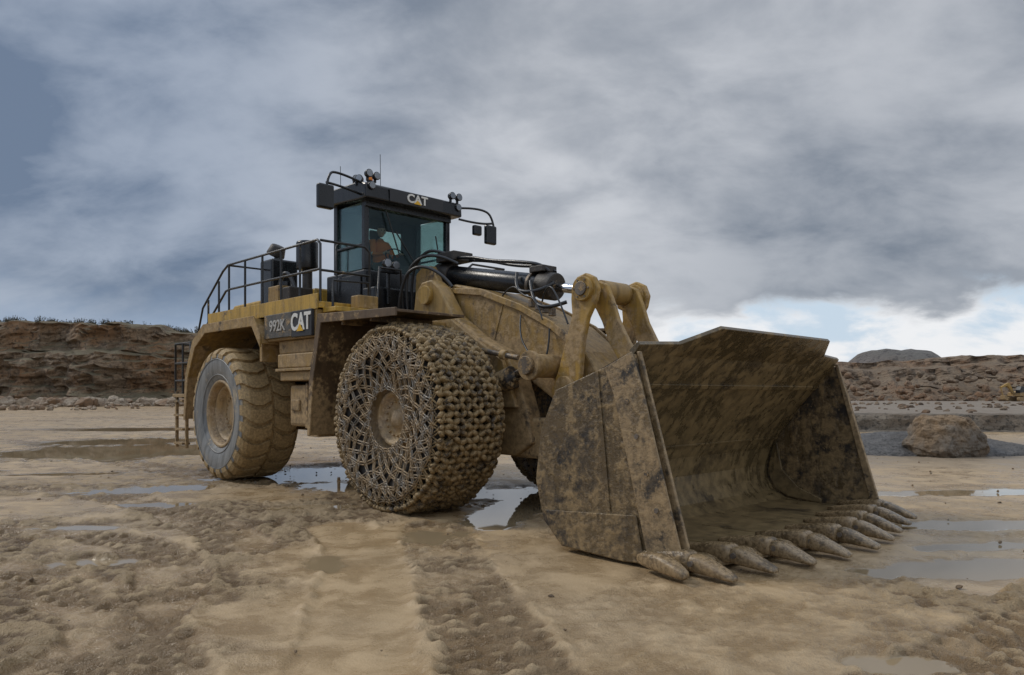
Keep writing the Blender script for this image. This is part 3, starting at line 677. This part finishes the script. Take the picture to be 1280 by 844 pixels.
def track(pts, w, depth=.03, lug=.16, noise_s=1.0, smooth_=False):
    global Hh, rough
    acc = 0
    pts = [np.array(p, float) for p in pts]
    dense = []
    for i in range(len(pts)-1):
        p0 = pts[max(i-1, 0)]; p1 = pts[i]; p2 = pts[i+1]; p3 = pts[min(i+2, len(pts)-1)]
        for t in np.linspace(0, 1, 6, endpoint=False):
            dense.append(.5*((2*p1)+(-p0+p2)*t+(2*p0-5*p1+4*p2-p3)*t*t+(-p0+3*p1-3*p2+p3)*t**3))
    dense.append(pts[-1])
    msk = (X > min(p[0] for p in dense)-2) & (X < max(p[0] for p in dense)+2) & (Y > min(p[1] for p in dense)-2) & (Y < max(p[1] for p in dense)+2)
    xx, yy = X[msk], Y[msk]; d = np.full(xx.shape, 1e9); s_ = np.zeros(xx.shape); g = np.zeros(xx.shape)
    for a, c in zip(dense[:-1], dense[1:]):
        v = c-a; L = math.hypot(*v); v = v/L
        t = np.clip((xx-a[0])*v[0]+(yy-a[1])*v[1], 0, L)
        dx = xx-a[0]-v[0]*t; dy = yy-a[1]-v[1]*t; dd = np.hypot(dx, dy); sg = np.sign(dx*v[1]-dy*v[0])
        m_ = dd < d; d[m_] = dd[m_]; s_[m_] = (acc+t)[m_]; g[m_] = sg[m_]; acc += L
    dn = d+.14*(fbm(xx/.3, yy/.3, 5)-.5)
    ins = sstep(w/2-dn, -.03, .05)
    q = g*d
    nz = fbm(xx/.08, yy/.08, 17)
    wob = fbm(xx/.35, yy/.35, 29)*4
    if smooth_: pat = .004*np.sin(q/.05)
    else: pat = np.tanh(2.5*np.sin(2*math.pi*(s_/lug+.5*q/.2)+wob))*.5+np.tanh(2.5*np.sin(2*math.pi*(s_/lug-.5*q/.2)+wob))*.5
    fade = .15+.85*sstep(fbm(xx/.5, yy/.5, 23), .34, .54)
    hh = Hh[msk]
    hh = hh*(1-ins*.7)+ins*(-depth+(.026*pat*fade*noise_s if not smooth_ else pat))+ins*(.045*(nz-.5) if not smooth_ else 0)
    brk = sstep(fbm(xx/.3, yy/.3, 37), .45, .65)
    hh = hh+.035*np.exp(-((dn-w/2-.03)/.055)**2)*brk*(.3+fbm(xx/.07, yy/.07, 31))
    Hh[msk] = hh
    rr = rough[msk]
    rr = rr*(1-ins)+ins*(.05 if smooth_ else .75*(.35+.65*fade))
    rough[msk] = rr
track([(-.75,2.6),(-.95,4.2),(-1.2,6.0),(-1.6,8.0),(-2.2,9.5)], .85, .015, .2, smooth_=True)
track([(.45,2.6),(.05,4.3),(-.35,6.2),(-.75,8.2),(-1.0,9.6)], .85, .018, .20)
track([(-12,7.2),(-7,7.6),(-4,6.6),(-2.2,4.4),(-1.8,2.5)], .8, .03, .22)
track([(-12,8.6),(-7,9.4),(-4.4,8.6),(-3.0,6.4),(-2.8,3.5)], .7, .03, .23)
track([(-14,12),(-9,13.2),(-6.0,11.8),(-3.8,9.5),(-3.0,8.2)], .8, .035, .24)
track([(-6.2,15.2),(-9,18),(-14,23),(-20,29)], 1.0, .04, .25)
track([(-14,5.2),(-8,5.0),(-4.5,4.0),(-2.6,2.4)], .8, .03, .22)
track([(9,3.4),(5.2,4.6),(3.2,4.7),(1.2,3.4)], .85, .03, .22)
track([(10,5.4),(6,6.0),(3.8,5.5),(2.0,4.0)], .5, .03, .20)
track([(12,10),(8,9.0),(6.0,8.6),(4,6.6)], .7, .02, .2, smooth_=True)
pud = np.zeros(X.shape)
def puddle(cx, cy, rx, ry, ang=0, amt=1.):
    global pud
    c, s = math.cos(ang), math.sin(ang); dx, dy = X-cx, Y-cy
    u_ = (dx*c+dy*s)/rx; v_ = (-dx*s+dy*c)/ry
    pud = np.maximum(pud, amt*np.clip(1.5-np.sqrt(u_**2+v_**2), 0, 1))
for p in [(-11.8,22.5,3.6,3.4,.5),(-14,27,3,2.2,.3),(-6.6,13.4,1.3,.6,.3),(-5.5,11.6,.8,.3,.1,.85),(-3.9,16.2,2.3,1.7,.8),(-2.5,14.5,1.6,1.0,.8),(-.1,10.9,.55,1.9,-.25),(-1.2,12.9,1.2,1.1,0),
          (.35,12.8,1.2,1.0,0),(-3.0,11.3,.75,.3,.2),(4.7,7.35,1.3,.42,.1),(6.3,9.8,1.8,.4,.1,.95),(8.2,13.0,2.6,.5,.1,.9),(2.45,4.75,.35,.18,0,.9),(7.0,7.6,.9,.4,.2),(-9.5,16,1.6,.4,.2,.9),(-13,16.5,2,.4,.1,.9),(14,17,2.5,.5,.1,.8),(-18,36,6,2,.1,.9),
          (-8.5,11.2,.9,.25,.1,.85),(-1.9,7.6,.25,.5,.2,.75),(10,10.5,1.4,.3,.1,.9),(5.2,8.4,.8,.22,.2,.8),(-4.4,7.6,.5,.2,.1,.75),(-5.6,9.6,.8,.2,0,.8),(-1.0,8.9,.35,.5,.2,.8)]:
    puddle(*p)
pn = .5*fbm(X/.8, Y/.8, 41, 5)+.5*fbm(X/.22, Y/.22, 51, 3)
hd = rough*(.08*(fbm(X/.42, Y/.42, 61)-.5)+.09*(fbm(X/.13, Y/.13, 71, 3)-.5))
clod = sstep(fbm(X/.085, Y/.085, 81, 2), .54, .74)*rough*.026
pm = pud*1.0+(pn-.5)*1.15-(Hh+hd+clod)*3.
pmask = sstep(pm, .52, .57)
low = sstep(pm, .25, .6)
fadeh = 1-sstep(Y, 35, 60)
det = Hh+hd+clod
Hf = (H0+det)*(1-low)+(-.022)*low
Hf = Hf*fadeh-.018
Hf = np.where(pmask > .5, np.minimum(Hf, -.026), Hf)
cav = np.clip(.5+det/.07, 0, 1)  # detail height; drives painted shade in hollows, and their wetness
bench = sstep(Y, 34.2, 36.0)*sstep(X, 9, 13)
Hf = Hf+bench*.72
greyz = np.maximum(sstep(Y, 33, 36)*sstep(X, 9, 14), .9*np.clip(1.6-np.sqrt(((X-13)/7)**2+((Y-23)/4.5)**2), 0, 1))
ny_, nx_ = X.shape
verts = np.stack([X, Y, Hf], -1).reshape(-1, 3).astype(np.float32)
idx = np.arange(nx_*ny_).reshape(ny_, nx_)
q = np.stack([idx[:-1,:-1], idx[:-1,1:], idx[1:,1:], idx[1:,:-1]], -1).reshape(-1, 4)
me = bpy.data.meshes.new('ground'); me.vertices.add(len(verts)); me.vertices.foreach_set('co', verts.ravel())
me.loops.add(q.size); me.loops.foreach_set('vertex_index', q.ravel().astype(np.int32))
me.polygons.add(len(q)); me.polygons.foreach_set('loop_start', (np.arange(len(q))*4).astype(np.int32)); me.polygons.foreach_set('use_smooth', np.ones(len(q), bool))
me.update(calc_edges=True); me.validate()
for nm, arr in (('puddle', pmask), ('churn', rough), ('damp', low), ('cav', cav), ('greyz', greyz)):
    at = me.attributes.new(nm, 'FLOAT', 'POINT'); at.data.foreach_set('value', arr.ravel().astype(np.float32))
g = bpy.data.objects.new('ground', me); COL.objects.link(g)
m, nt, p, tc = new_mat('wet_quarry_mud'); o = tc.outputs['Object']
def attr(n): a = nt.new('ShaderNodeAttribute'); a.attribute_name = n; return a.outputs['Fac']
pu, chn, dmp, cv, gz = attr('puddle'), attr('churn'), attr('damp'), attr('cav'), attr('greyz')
nL = nt.noise(o, .25, 4, .6); nM = nt.noise(o, 1.7, 6, .66, .4); nS = nt.noise(o, 13, 5, .72); nF = nt.noise(o, 60, 3, .65)
c = nt.mix(nt.ss(nM, .35, .65), (.32,.215,.108), (.48,.345,.195))
c = nt.mix(nt.m('MULTIPLY', nt.ss(nL, .42, .62), .45), c, (.40,.305,.195))
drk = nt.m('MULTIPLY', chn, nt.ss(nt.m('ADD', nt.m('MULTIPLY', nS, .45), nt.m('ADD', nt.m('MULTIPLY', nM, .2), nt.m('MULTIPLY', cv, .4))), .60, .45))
c = nt.mix(nt.m('MULTIPLY', drk, .82), c, (.15,.090,.042))  # AO-like shade painted into churned hollows, along with their wet mud tone
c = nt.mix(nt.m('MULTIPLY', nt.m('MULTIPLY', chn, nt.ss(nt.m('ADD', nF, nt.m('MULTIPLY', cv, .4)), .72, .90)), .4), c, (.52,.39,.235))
c = nt.mix(nt.m('MULTIPLY', dmp, .5), c, (.25,.17,.088))
c = nt.mix(gz, c, nt.mix(nS, (.15,.12,.09), (.28,.225,.165)))
c = nt.mix(pu, c, (.27,.20,.115))
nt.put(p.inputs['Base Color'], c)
r = nt.m('ADD', nt.m('MULTIPLY', nt.ss(nM, .35, .65), .30), nt.m('MULTIPLY', nS, .25))
r = nt.m('ADD', r, nt.m('MULTIPLY', chn, .12)); r = nt.m('ADD', r, .05)
r = nt.m('MULTIPLY', r, nt.m('SUBTRACT', 1, nt.m('MULTIPLY', dmp, .5)))
r = nt.m('MULTIPLY', r, nt.m('ADD', .6, nt.m('MULTIPLY', cv, .75)))
r = nt.m('ADD', r, nt.m('MULTIPLY', gz, .3))
mr = nt.new('ShaderNodeMix', data_type='FLOAT'); nt.put(mr.inputs[0], pu); nt.put(mr.inputs[2], r); mr.inputs[3].default_value = .03
nt.put(p.inputs['Roughness'], mr.outputs[0]); p.inputs['IOR'].default_value = 1.38
hgt = nt.m('ADD', nt.m('MULTIPLY', nS, 1.0), nt.m('MULTIPLY', nF, .5))
bs_ = nt.m('MULTIPLY', nt.m('SUBTRACT', 1, pu), nt.m('ADD', .22, nt.m('MULTIPLY', chn, .75)))
nt.put(p.inputs['Normal'], nt.bump(hgt, bs_, .09))
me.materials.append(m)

# ------------------------------------------------------------------ ROCKS
def rock_mat(name, c1, c2, c3, sc=1., veg=None, vegz=None, bump=.8, dk=.3):
    m, nt, p, tc = new_mat(name); o = tc.outputs['Object']
    st = nt.noise(nt.mapping(o, (.35*sc, .35*sc, 1.6*sc), rot=(.05,.04,0)), 1., 6, .7, .6)
    n2 = nt.noise(o, .12*sc, 4, .6, .3); n3 = nt.noise(o, 1.8*sc, 6, .75)
    c = nt.mix(nt.ss(st, .38, .62), c1, c2); c = nt.mix(nt.ss(n2, .45, .62), c, c3)
    c = nt.mix(nt.m('MULTIPLY', nt.ss(n3, .50, .40), .8), c, tuple(a*dk for a in c1))
    if veg:
        sx = nt.new('ShaderNodeSeparateXYZ'); nt.put(sx.inputs[0], tc.outputs['Normal'])
        up = nt.m('MULTIPLY', nt.ss(sx.outputs[2], .6, .9), nt.ss(n3, .35, .55))
        c = nt.mix(nt.m('MULTIPLY', up, .8), c, veg)
    nt.put(p.inputs['Base Color'], c); p.inputs['Roughness'].default_value = .85
    nt.put(p.inputs['Normal'], nt.bump(nt.m('ADD', n3, nt.m('MULTIPLY', st, .8)), bump, .5/sc))
    return m
RM = rock_mat('quarry_rock', (.165,.11,.064), (.30,.215,.135), (.25,.14,.066), 1., veg=(.11,.10,.052), bump=.9, dk=.35)
RT = rock_mat('quarry_talus', (.16,.11,.07), (.27,.20,.135), (.25,.145,.08), 1., veg=(.20,.145,.09), bump=.8, dk=.4)
RM2 = rock_mat('boulder_rock', (.21,.135,.07), (.34,.24,.145), (.18,.15,.115), 4., bump=.8, dk=.45)
RM3 = rock_mat('rubble_rock', (.27,.20,.135), (.42,.34,.25), (.26,.16,.09), 1.5, dk=.5)
RG = rock_mat('grey_gravel', (.10,.096,.09), (.17,.16,.15), (.12,.11,.10), 9., bump=1.)
RH = rock_mat('far_hill_rock', (.15,.135,.13), (.21,.19,.175), (.20,.16,.135), .15, veg=(.15,.14,.12))

def cliff(name, path, prof, mat, step=1.3, rowstep=.35, amp=1.6, seed=0, hvar=.08, blocky=1.):
    pts = []; 
    for (x0,y0,h0),(x1,y1,h1) in zip(path[:-1], path[1:]):
        L = math.hypot(x1-x0, y1-y0); n = max(2, int(L/step))
        for i in range(n):
            t = i/n; t2 = t*t*(3-2*t); pts.append((x0+(x1-x0)*t, y0+(y1-y0)*t, h0+(h1-h0)*t2))
    pts.append(path[-1]); V = []; F = []
    rows = []
    for (o0,z0),(o1,z1) in zip(prof[:-1], prof[1:]):
        n = max(2, int(math.hypot(o1-o0, (z1-z0)*10)/rowstep)) if o1 < 30 else 6
        for i in range(n): t = i/n; rows.append((o0+(o1-o0)*t, z0+(z1-z0)*t))
    rows.append(prof[-1]); nr = len(rows)
    cell = lambda a, b: (math.sin(a*127.1+b*311.7+seed)*43758.5453) % 1.0
    for i, (x, y, h) in enumerate(pts):
        a = pts[max(i-2, 0)]; c = pts[min(i+2, len(pts)-1)]; tx, ty_ = c[0]-a[0], c[1]-a[1]; l = math.hypot(tx, ty_); nx, ny2 = -ty_/l, tx/l
        hb = h*(1+hvar*noise.noise((i*.045+seed, 0, 0))+.05*noise.noise((i*.2+seed, 3, 0))+.03*(cell(i//6, 9)-.5))
        bo = 5*noise.noise((i*.05, seed, 5))
        for o_, z_ in rows:
            zz = z_*hb; q_ = Vector((x, y, zz*1.3))*.16
            d = noise.turbulence(q_+Vector((seed,0,0)), 5, True)*amp*1.6-amp
            wx = i*step+2*noise.noise(Vector((i*.1, zz*.4, seed))); wz = zz+.5*noise.noise(Vector((i*.15, 0, seed)))
            d += blocky*((cell(math.floor(wx/3.1), math.floor(wz/1.4))-.5)*1.3+(cell(math.floor(wx/1.3), math.floor(wz/.7))-.5)*.7)
            d += abs(noise.noise(Vector((x*.35, y*.35, zz*.06+seed))))*amp*1.8
            k = min(1, zz/1.5+.15)*(1 if o_ < 25 else .2)
            oo = o_+bo+d*k
            zz2 = zz+(.35*noise.noise(Vector((x*.5,y*.5,o_*.3)))*min(1, zz) if z_ > 0 else -.6)
            V.append((x+nx*oo, y+ny2*oo, zz2))
    for i in range(len(pts)-1):
        for j in range(nr-1): F.append((i*nr+j, (i+1)*nr+j, (i+1)*nr+j+1, i*nr+j+1))
    me = bpy.data.meshes.new(name); me.from_pydata(V, [], F); me.materials.append(mat)
    o = bpy.data.objects.new(name, me); COL.objects.link(o); return o
profL = [(0,0),(3.0,.14),(3.8,.22),(4.8,.60),(7.4,.64),(8.2,.72),(9.0,.97),(12,1.0),(70,1.02)]
cliff('quarry_cliff', [(-260,20,13),(-150,80,13.5),(-98,102,13.6),(-72,108,13.6),(-48,112,11.8),(-15,122,8),(20,128,6.5)], profL, RM, .75, .28, 1.5, 3)
profR = [(0,0),(5,.16),(11,.46),(14,.62),(14.8,.80),(18,.85),(18.8,1.0),(30,1.03),(90,1.05)]
cliff('quarry_cliff', [(15,122,6.8),(50,112,7.3),(70,106,7.6),(100,102,8.2),(150,90,9.5),(260,40,12)], profR, RT, .8, .32, 2.0, 11, hvar=.22, blocky=.55)
def hill(name, mounds, x0, x1, y0, y1, n, mat):
    V = []; F = []
    for j in range(14):
        for i in range(n+1):
            x = x0+(x1-x0)*i/n; y = y0+(y1-y0)*j/13
            z = -1
            for mx, my, rx, ry, h in mounds: z = max(z, h*min(1, 1.25*max(0, 1-((x-mx)/rx)**2-((y-my)/ry)**2)))
            z += 2.6*noise.turbulence(Vector((x,y,0))*.045, 5, False) if z > 0 else 0
            V.append((x, y, z))
    for j in range(13):
        for i in range(n): a = j*(n+1)+i; F.append((a, a+1, a+n+2, a+n+1))
    me = bpy.data.meshes.new(name); me.from_pydata(V, [], F); me.materials.append(mat)
    for p_ in me.polygons: p_.use_smooth = True
    o = bpy.data.objects.new(name, me); COL.objects.link(o)
hill('distant_hills', [(155,300,28,40,18.0),(205,310,36,45,16.5),(250,310,44,45,19),(118,320,60,50,12),(330,320,70,60,17)], 40, 420, 250, 350, 190, RH)

def rocks(name, places, mat):
    bmx = bmesh.new(); bmesh.ops.create_icosphere(bmx, subdivisions=2, radius=1); bv = [v.co.copy() for v in bmx.verts]; bf = [tuple(v.index for v in f.verts) for f in bmx.faces]; bmx.free()
    b = B()
    for k, (x, y, z, r) in enumerate(places):
        rx, ry, rz = r*random.uniform(.7,1.3), r*random.uniform(.7,1.2), r*random.uniform(.5,.9); rot = Matrix.Rotation(random.uniform(0,6.3), 3, 'Z') @ Matrix.Rotation(random.uniform(-.5,.5), 3, 'X')
        pl = [Vector((random.gauss(0,1), random.gauss(0,1), random.gauss(0,1))).normalized() for _ in range(7)]
        vs = []
        for v in bv:
            w = v.copy()
            for n_ in pl:
                dd = w.dot(n_)
                if dd > .62: w -= n_*(dd-.62)
            w = rot @ Vector((w.x*rx, w.y*ry, w.z*rz)); vs.append(w+Vector((x, y, z)))
        b.add(vs, bf)
    me = bpy.data.meshes.new(name); me.from_pydata(b.v, [], b.f); me.materials.append(mat)
    o = bpy.data.objects.new(name, me); COL.objects.link(o)
pl = []
for _ in range(620):
    x = random.uniform(-90, -36); y = 104+(x+72)*.18+random.gauss(0, 2.6)-3; s = random.choice([.2,.3,.4,.5,.7,1.2]); pl.append((x, y, s*.35, s))
for _ in range(80): x = random.uniform(-85,-42); pl.append((x, random.uniform(75,98), .1, random.uniform(.1,.4)))
for _ in range(14): x = random.uniform(-54,-50); pl.append((x, random.uniform(74,80), .2, random.uniform(.3,.6)))
rocks('rock_rubble', pl, RM3)
pl = []
for _ in range(700):
    x = random.uniform(40, 120); y = 112-(x-50)*.24+random.uniform(-9, 8); s = random.choice([.15,.2,.3,.45,.8]); pl.append((x, y, .75+s*.2+max(0, (y-(108-(x-50)*.24)))*.35, s))
for _ in range(260): pl.append((random.uniform(14,60), random.uniform(36,80), .72, random.uniform(.06,.35)))
rocks('rock_rubble', pl, RT)
pl = [(random.uniform(-14,14), random.uniform(4,30), -.012, random.choice([.006,.008,.012,.016,.03])) for _ in range(900)]
rocks('loose_stones', pl, RM2)

# ledge
V = []; F = []; nc = 260
for i in range(nc+1):
    x = 9+i*.33; hb = .78*float(sstep(np.array(x), 9, 11.5))
    for j, (o_, z_) in enumerate([(-.5,-.08),(-.1,.08),(0,.35),(.05,.7),(.15,.95),(.5,1.0),(1.2,1.02),(2.6,.9)]):
        d = .35*noise.turbulence(Vector((x*.8, 0, z_*2)), 4, True)
        V.append((x, 33.2+.6*math.sin(x*.11)+o_-d, z_*hb+.07*noise.noise(Vector((x*1.7,o_*3,0)))))
for i in range(nc):
    for j in range(7): F.append((i*8+j, (i+1)*8+j, (i+1)*8+j+1, i*8+j+1))
me = bpy.data.meshes.new('rock_ledge'); me.from_pydata(V, [], F); me.materials.append(rock_mat('ledge_rock', (.14,.115,.085), (.25,.205,.15), (.19,.145,.10), 3., bump=.9)); COL.objects.link(bpy.data.objects.new('rock_ledge', me))

# boulder
bm = bmesh.new(); bmesh.ops.create_icosphere(bm, subdivisions=5, radius=1)
random.seed(21)
pls = [(Vector((0,0,1)), .66), (Vector((.9,-.3,.35)).normalized(), .72), (Vector((-.8,-.5,.3)).normalized(), .70), (Vector((.1,-1,.15)).normalized(), .68), (Vector((.45,-.6,.65)).normalized(), .74), (Vector((-.35,-.4,.8)).normalized(), .72)]+[(Vector((random.gauss(0,1),random.gauss(0,1),random.gauss(0,1))).normalized(), .8) for _ in range(8)]
for v in bm.verts:
    w = v.co.copy()
    for n_, dd in pls:
        k = w.dot(n_)
        if k > dd: w -= n_*(k-dd)
    w += v.co*(.14*noise.turbulence(v.co*2.2, 5, True)-.08)
    v.co = Vector((w.x*1.25, w.y*1.0, w.z*.92))
me = bpy.data.meshes.new('boulder'); bm.to_mesh(me); bm.free(); me.materials.append(RM2)
bo = bpy.data.objects.new('boulder', me); bo.location = (12.1,20.6,.48); bo.rotation_euler = (0,.08,.2); COL.objects.link(bo)
V = []; F = []; n = 90
for j in range(n+1):
    for i in range(n+1):
        x = -4.5+9*i/n; y = -2.6+5.2*j/n; r2 = (x/4.2)**2+(y/2.4)**2
        z = .52*max(0, 1-r2)**.8*(1+.25*noise.noise(Vector((x*.8,y*.8,2))))+.05*noise.turbulence(Vector((x,y,0))*4, 3, True)*(r2 < 1)-.05*(r2 > .97)-.02
        V.append((x, y, z))
for j in range(n):
    for i in range(n): a = j*(n+1)+i; F.append((a, a+1, a+n+2, a+n+1))
me = bpy.data.meshes.new('gravel_pile'); me.from_pydata(V, [], F); me.materials.append(RG)
o = bpy.data.objects.new('gravel_pile', me); o.location = (11.9,22.6,-.01); COL.objects.link(o)

# shrubs on cliff top
b = B(); random.seed(5)
for _ in range(190):
    x = random.uniform(-92,-38); y = 121+(x+72)*.17+random.uniform(-1,8); z = (13.4 if x < -68 else 13.4-(x+68)*.09)-.8
    hgt = random.uniform(.7, 2.0)
    for k in range(26):
        a = random.uniform(0, 6.3); sp = random.uniform(.1,.9)*hgt*.6; t = random.uniform(.4,1)*hgt
        p0 = Vector((x+random.uniform(-.2,.2), y, z)); p1 = Vector((x+math.cos(a)*sp, y+math.sin(a)*sp, z+t)); w = Vector((.035,0,0))
        b.add([p0-w, p0+w, p1+w*.3, p1-w*.3], [(0,1,2,3)])
        for q_ in range(2):
            c_ = p0.lerp(p1, random.uniform(.5,1)); e = random.uniform(.05,.14)
            b.add([c_+Vector((-e,0,-e)), c_+Vector((e,0,-e*.5)), c_+Vector((e*.3,0,e))], [(0,1,2)])
me = bpy.data.meshes.new('shrubs'); me.from_pydata(b.v, [], b.f); me.materials.append(plain('shrub_twigs', (.075,.065,.04), .9)); COL.objects.link(bpy.data.objects.new('shrubs', me))

# distant excavator
EX = empty('excavator', (66.5,97,.75), rad(200)); EX.scale = (.8,.8,.8)
yl = mud_mat('excavator_paint', (.46,.27,.05), .45, 2); M['exy'] = yl
for s in (-1, 1):
    prism('track', [(-1.5,.15),(-1.3,0),(1.3,0),(1.5,.15),(1.55,.45),(1.3,.65),(-1.3,.65),(-1.55,.45)], *sorted((s*.7, s*1.15)), 'dark', .05, parent=EX)
cyl('slew_ring', (0,0,.6), (0,0,.8), .6, 'dark', parent=EX)
prism('body', [(-1.6,.8),(-1.7,1.5),(-.4,1.65),(1.2,1.4),(1.2,.8)], -1.1, 1.1, 'exy', .06, parent=EX)
prism('cab', [(.1,1.4),(.1,2.4),(.9,2.4),(1.25,1.8),(1.25,1.3)], .3, 1.1, 'black', .05, parent=EX)
prism('boom', [(1.0,1.2),(2.2,2.9),(2.5,3.0),(4.2,2.3),(4.1,2.1),(2.6,2.5),(1.4,1.1)], -.25, .05, 'exy', .03, parent=EX)
prism('stick', [(4.25,2.45),(4.0,2.2),(3.4,.9),(3.6,.8)], -.2, 0, 'exy', .03, parent=EX)
prism('digging_bucket', [(3.3,1.0),(3.7,.9),(3.6,.3),(3.1,.1),(2.8,.5)], -.5, .3, 'dark', .03, parent=EX)

# ------------------------------------------------------------------ SKY
w = bpy.data.worlds.new('World'); scene.world = w; w.use_nodes = True
nt = NT(w.node_tree); w.node_tree.nodes.clear()
SUN_EL, SUN_AZ = rad(42), rad(-72)
sky = nt.new('ShaderNodeTexSky', sky_type='NISHITA'); sky.sun_disc = False; sky.sun_elevation = SUN_EL; sky.sun_rotation = SUN_AZ
tc = nt.new('ShaderNodeTexCoord'); d = tc.outputs['Generated']
sx = nt.new('ShaderNodeSeparateXYZ'); nt.put(sx.inputs[0], d); dx, dy, dz = sx.outputs
zc = nt.m('MAXIMUM', dz, 0.0)
inv = nt.m('DIVIDE', 1., nt.m('ADD', zc, .50))
cb = nt.new('ShaderNodeCombineXYZ'); nt.put(cb.inputs[0], nt.m('MULTIPLY', dx, inv)); nt.put(cb.inputs[1], nt.m('MULTIPLY', dy, inv)); nt.put(cb.inputs[2], nt.m('MULTIPLY', zc, .9))
pc = cb.outputs[0]
n1 = nt.noise(nt.mapping(pc, (1., 1.2, 1.3), loc=(2.2, .9, .4)), 1.25, 5, .48, .25)
n2 = nt.noise(nt.mapping(pc, (1.5, 2.0, 1.6), loc=(5.2, 2.1, 0), rot=(0,0,.35)), 3.2, 6, .56, .2)
nb_ = nt.m('ADD', nt.m('MULTIPLY', n1, .62), nt.m('MULTIPLY', n2, .38))
b0 = nt.m('MULTIPLY', nt.ss(nb_, .37, .64), .80)
def blob(v, k):
    n = nt.new('ShaderNodeVectorMath', operation='DOT_PRODUCT'); nt.put(n.inputs[0], d); vv = Vector(v).normalized(); n.inputs[1].default_value = vv
    return nt.m('POWER', nt.m('MAXIMUM', n.outputs['Value'], 0.), k)
b0 = nt.m('ADD', b0, nt.m('MULTIPLY', blob((.06,1,.40), 24), .34))
b0 = nt.m('SUBTRACT', b0, nt.m('MULTIPLY', blob((-.62,1,.30), 16), .30))
b0 = nt.m('SUBTRACT', b0, nt.m('MULTIPLY', blob((.40,1,.20), 50), .34))
b0 = nt.m('SUBTRACT', b0, nt.m('MULTIPLY', blob((-.25,1,.62), 40), .20))
b0 = nt.m('MAXIMUM', nt.m('MINIMUM', b0, 1.), 0.)
cloud = nt.mix(b0, (.185,.22,.275), (.62,.64,.68))
blue = nt.m('MULTIPLY', nt.ss(dx, .05, -.45), .65)
cloud = nt.mix(blue, cloud, nt.mix(b0, (.13,.19,.30), (.50,.58,.71)))
hb = nt.m('ADD', dz, nt.m('MULTIPLY', nt.m('SUBTRACT', n2, .5), .17))
hz = nt.m('MULTIPLY', nt.ss(hb, .135, .09), nt.ss(dx, -.06, .24))
cloud = nt.mix(nt.m('MULTIPLY', hz, .95), cloud, nt.mix(nt.ss(n2, .38, .56), (.60,.72,.84), (.92,.93,.95)))
hzl = nt.m('MULTIPLY', nt.ss(hb, .15, .03), nt.ss(dx, .0, -.3))
cloud = nt.mix(nt.m('MULTIPLY', hzl, .5), cloud, (.36,.48,.67))
zen = nt.m('ADD', 1., nt.m('MULTIPLY', nt.ss(dz, .50, .85), 1.4))
zen = nt.m('MULTIPLY', zen, nt.m('ADD', 1., nt.m('MULTIPLY', nt.ss(dy, .2, -.6), .45)))
bg1 = nt.new('ShaderNodeBackground'); nt.put(bg1.inputs[0], sky.outputs[0]); bg1.inputs[1].default_value = .08
bg2 = nt.new('ShaderNodeBackground'); nt.put(bg2.inputs[0], cloud); nt.put(bg2.inputs[1], zen)
ms = nt.new('ShaderNodeMixShader'); ms.inputs[0].default_value = .95
nt.l.new(bg1.outputs[0], ms.inputs[1]); nt.l.new(bg2.outputs[0], ms.inputs[2])
wo = nt.new('ShaderNodeOutputWorld'); nt.l.new(ms.outputs[0], wo.inputs[0])

sl = bpy.data.lights.new('sun', 'SUN'); sl.energy = 1.5; sl.angle = rad(14); sl.color = (1, .93, .82)
so = bpy.data.objects.new('sun', sl); COL.objects.link(so)
sd = Vector((math.sin(SUN_AZ)*math.cos(SUN_EL), math.cos(SUN_AZ)*math.cos(SUN_EL), math.sin(SUN_EL)))
so.rotation_euler = sd.to_track_quat('Z', 'Y').to_euler()

cam = bpy.data.cameras.new('camera'); cam.lens = 26; cam.sensor_width = 36; cam.shift_y = .055; cam.clip_end = 2000; cam.clip_start = .05
co = bpy.data.objects.new('camera', cam); co.location = (0,0,1.7); co.rotation_euler = (rad(90),0,0); COL.objects.link(co); scene.camera = co
scene.view_settings.view_transform = 'Standard'; scene.view_settings.look = 'None'; scene.view_settings.exposure = 0
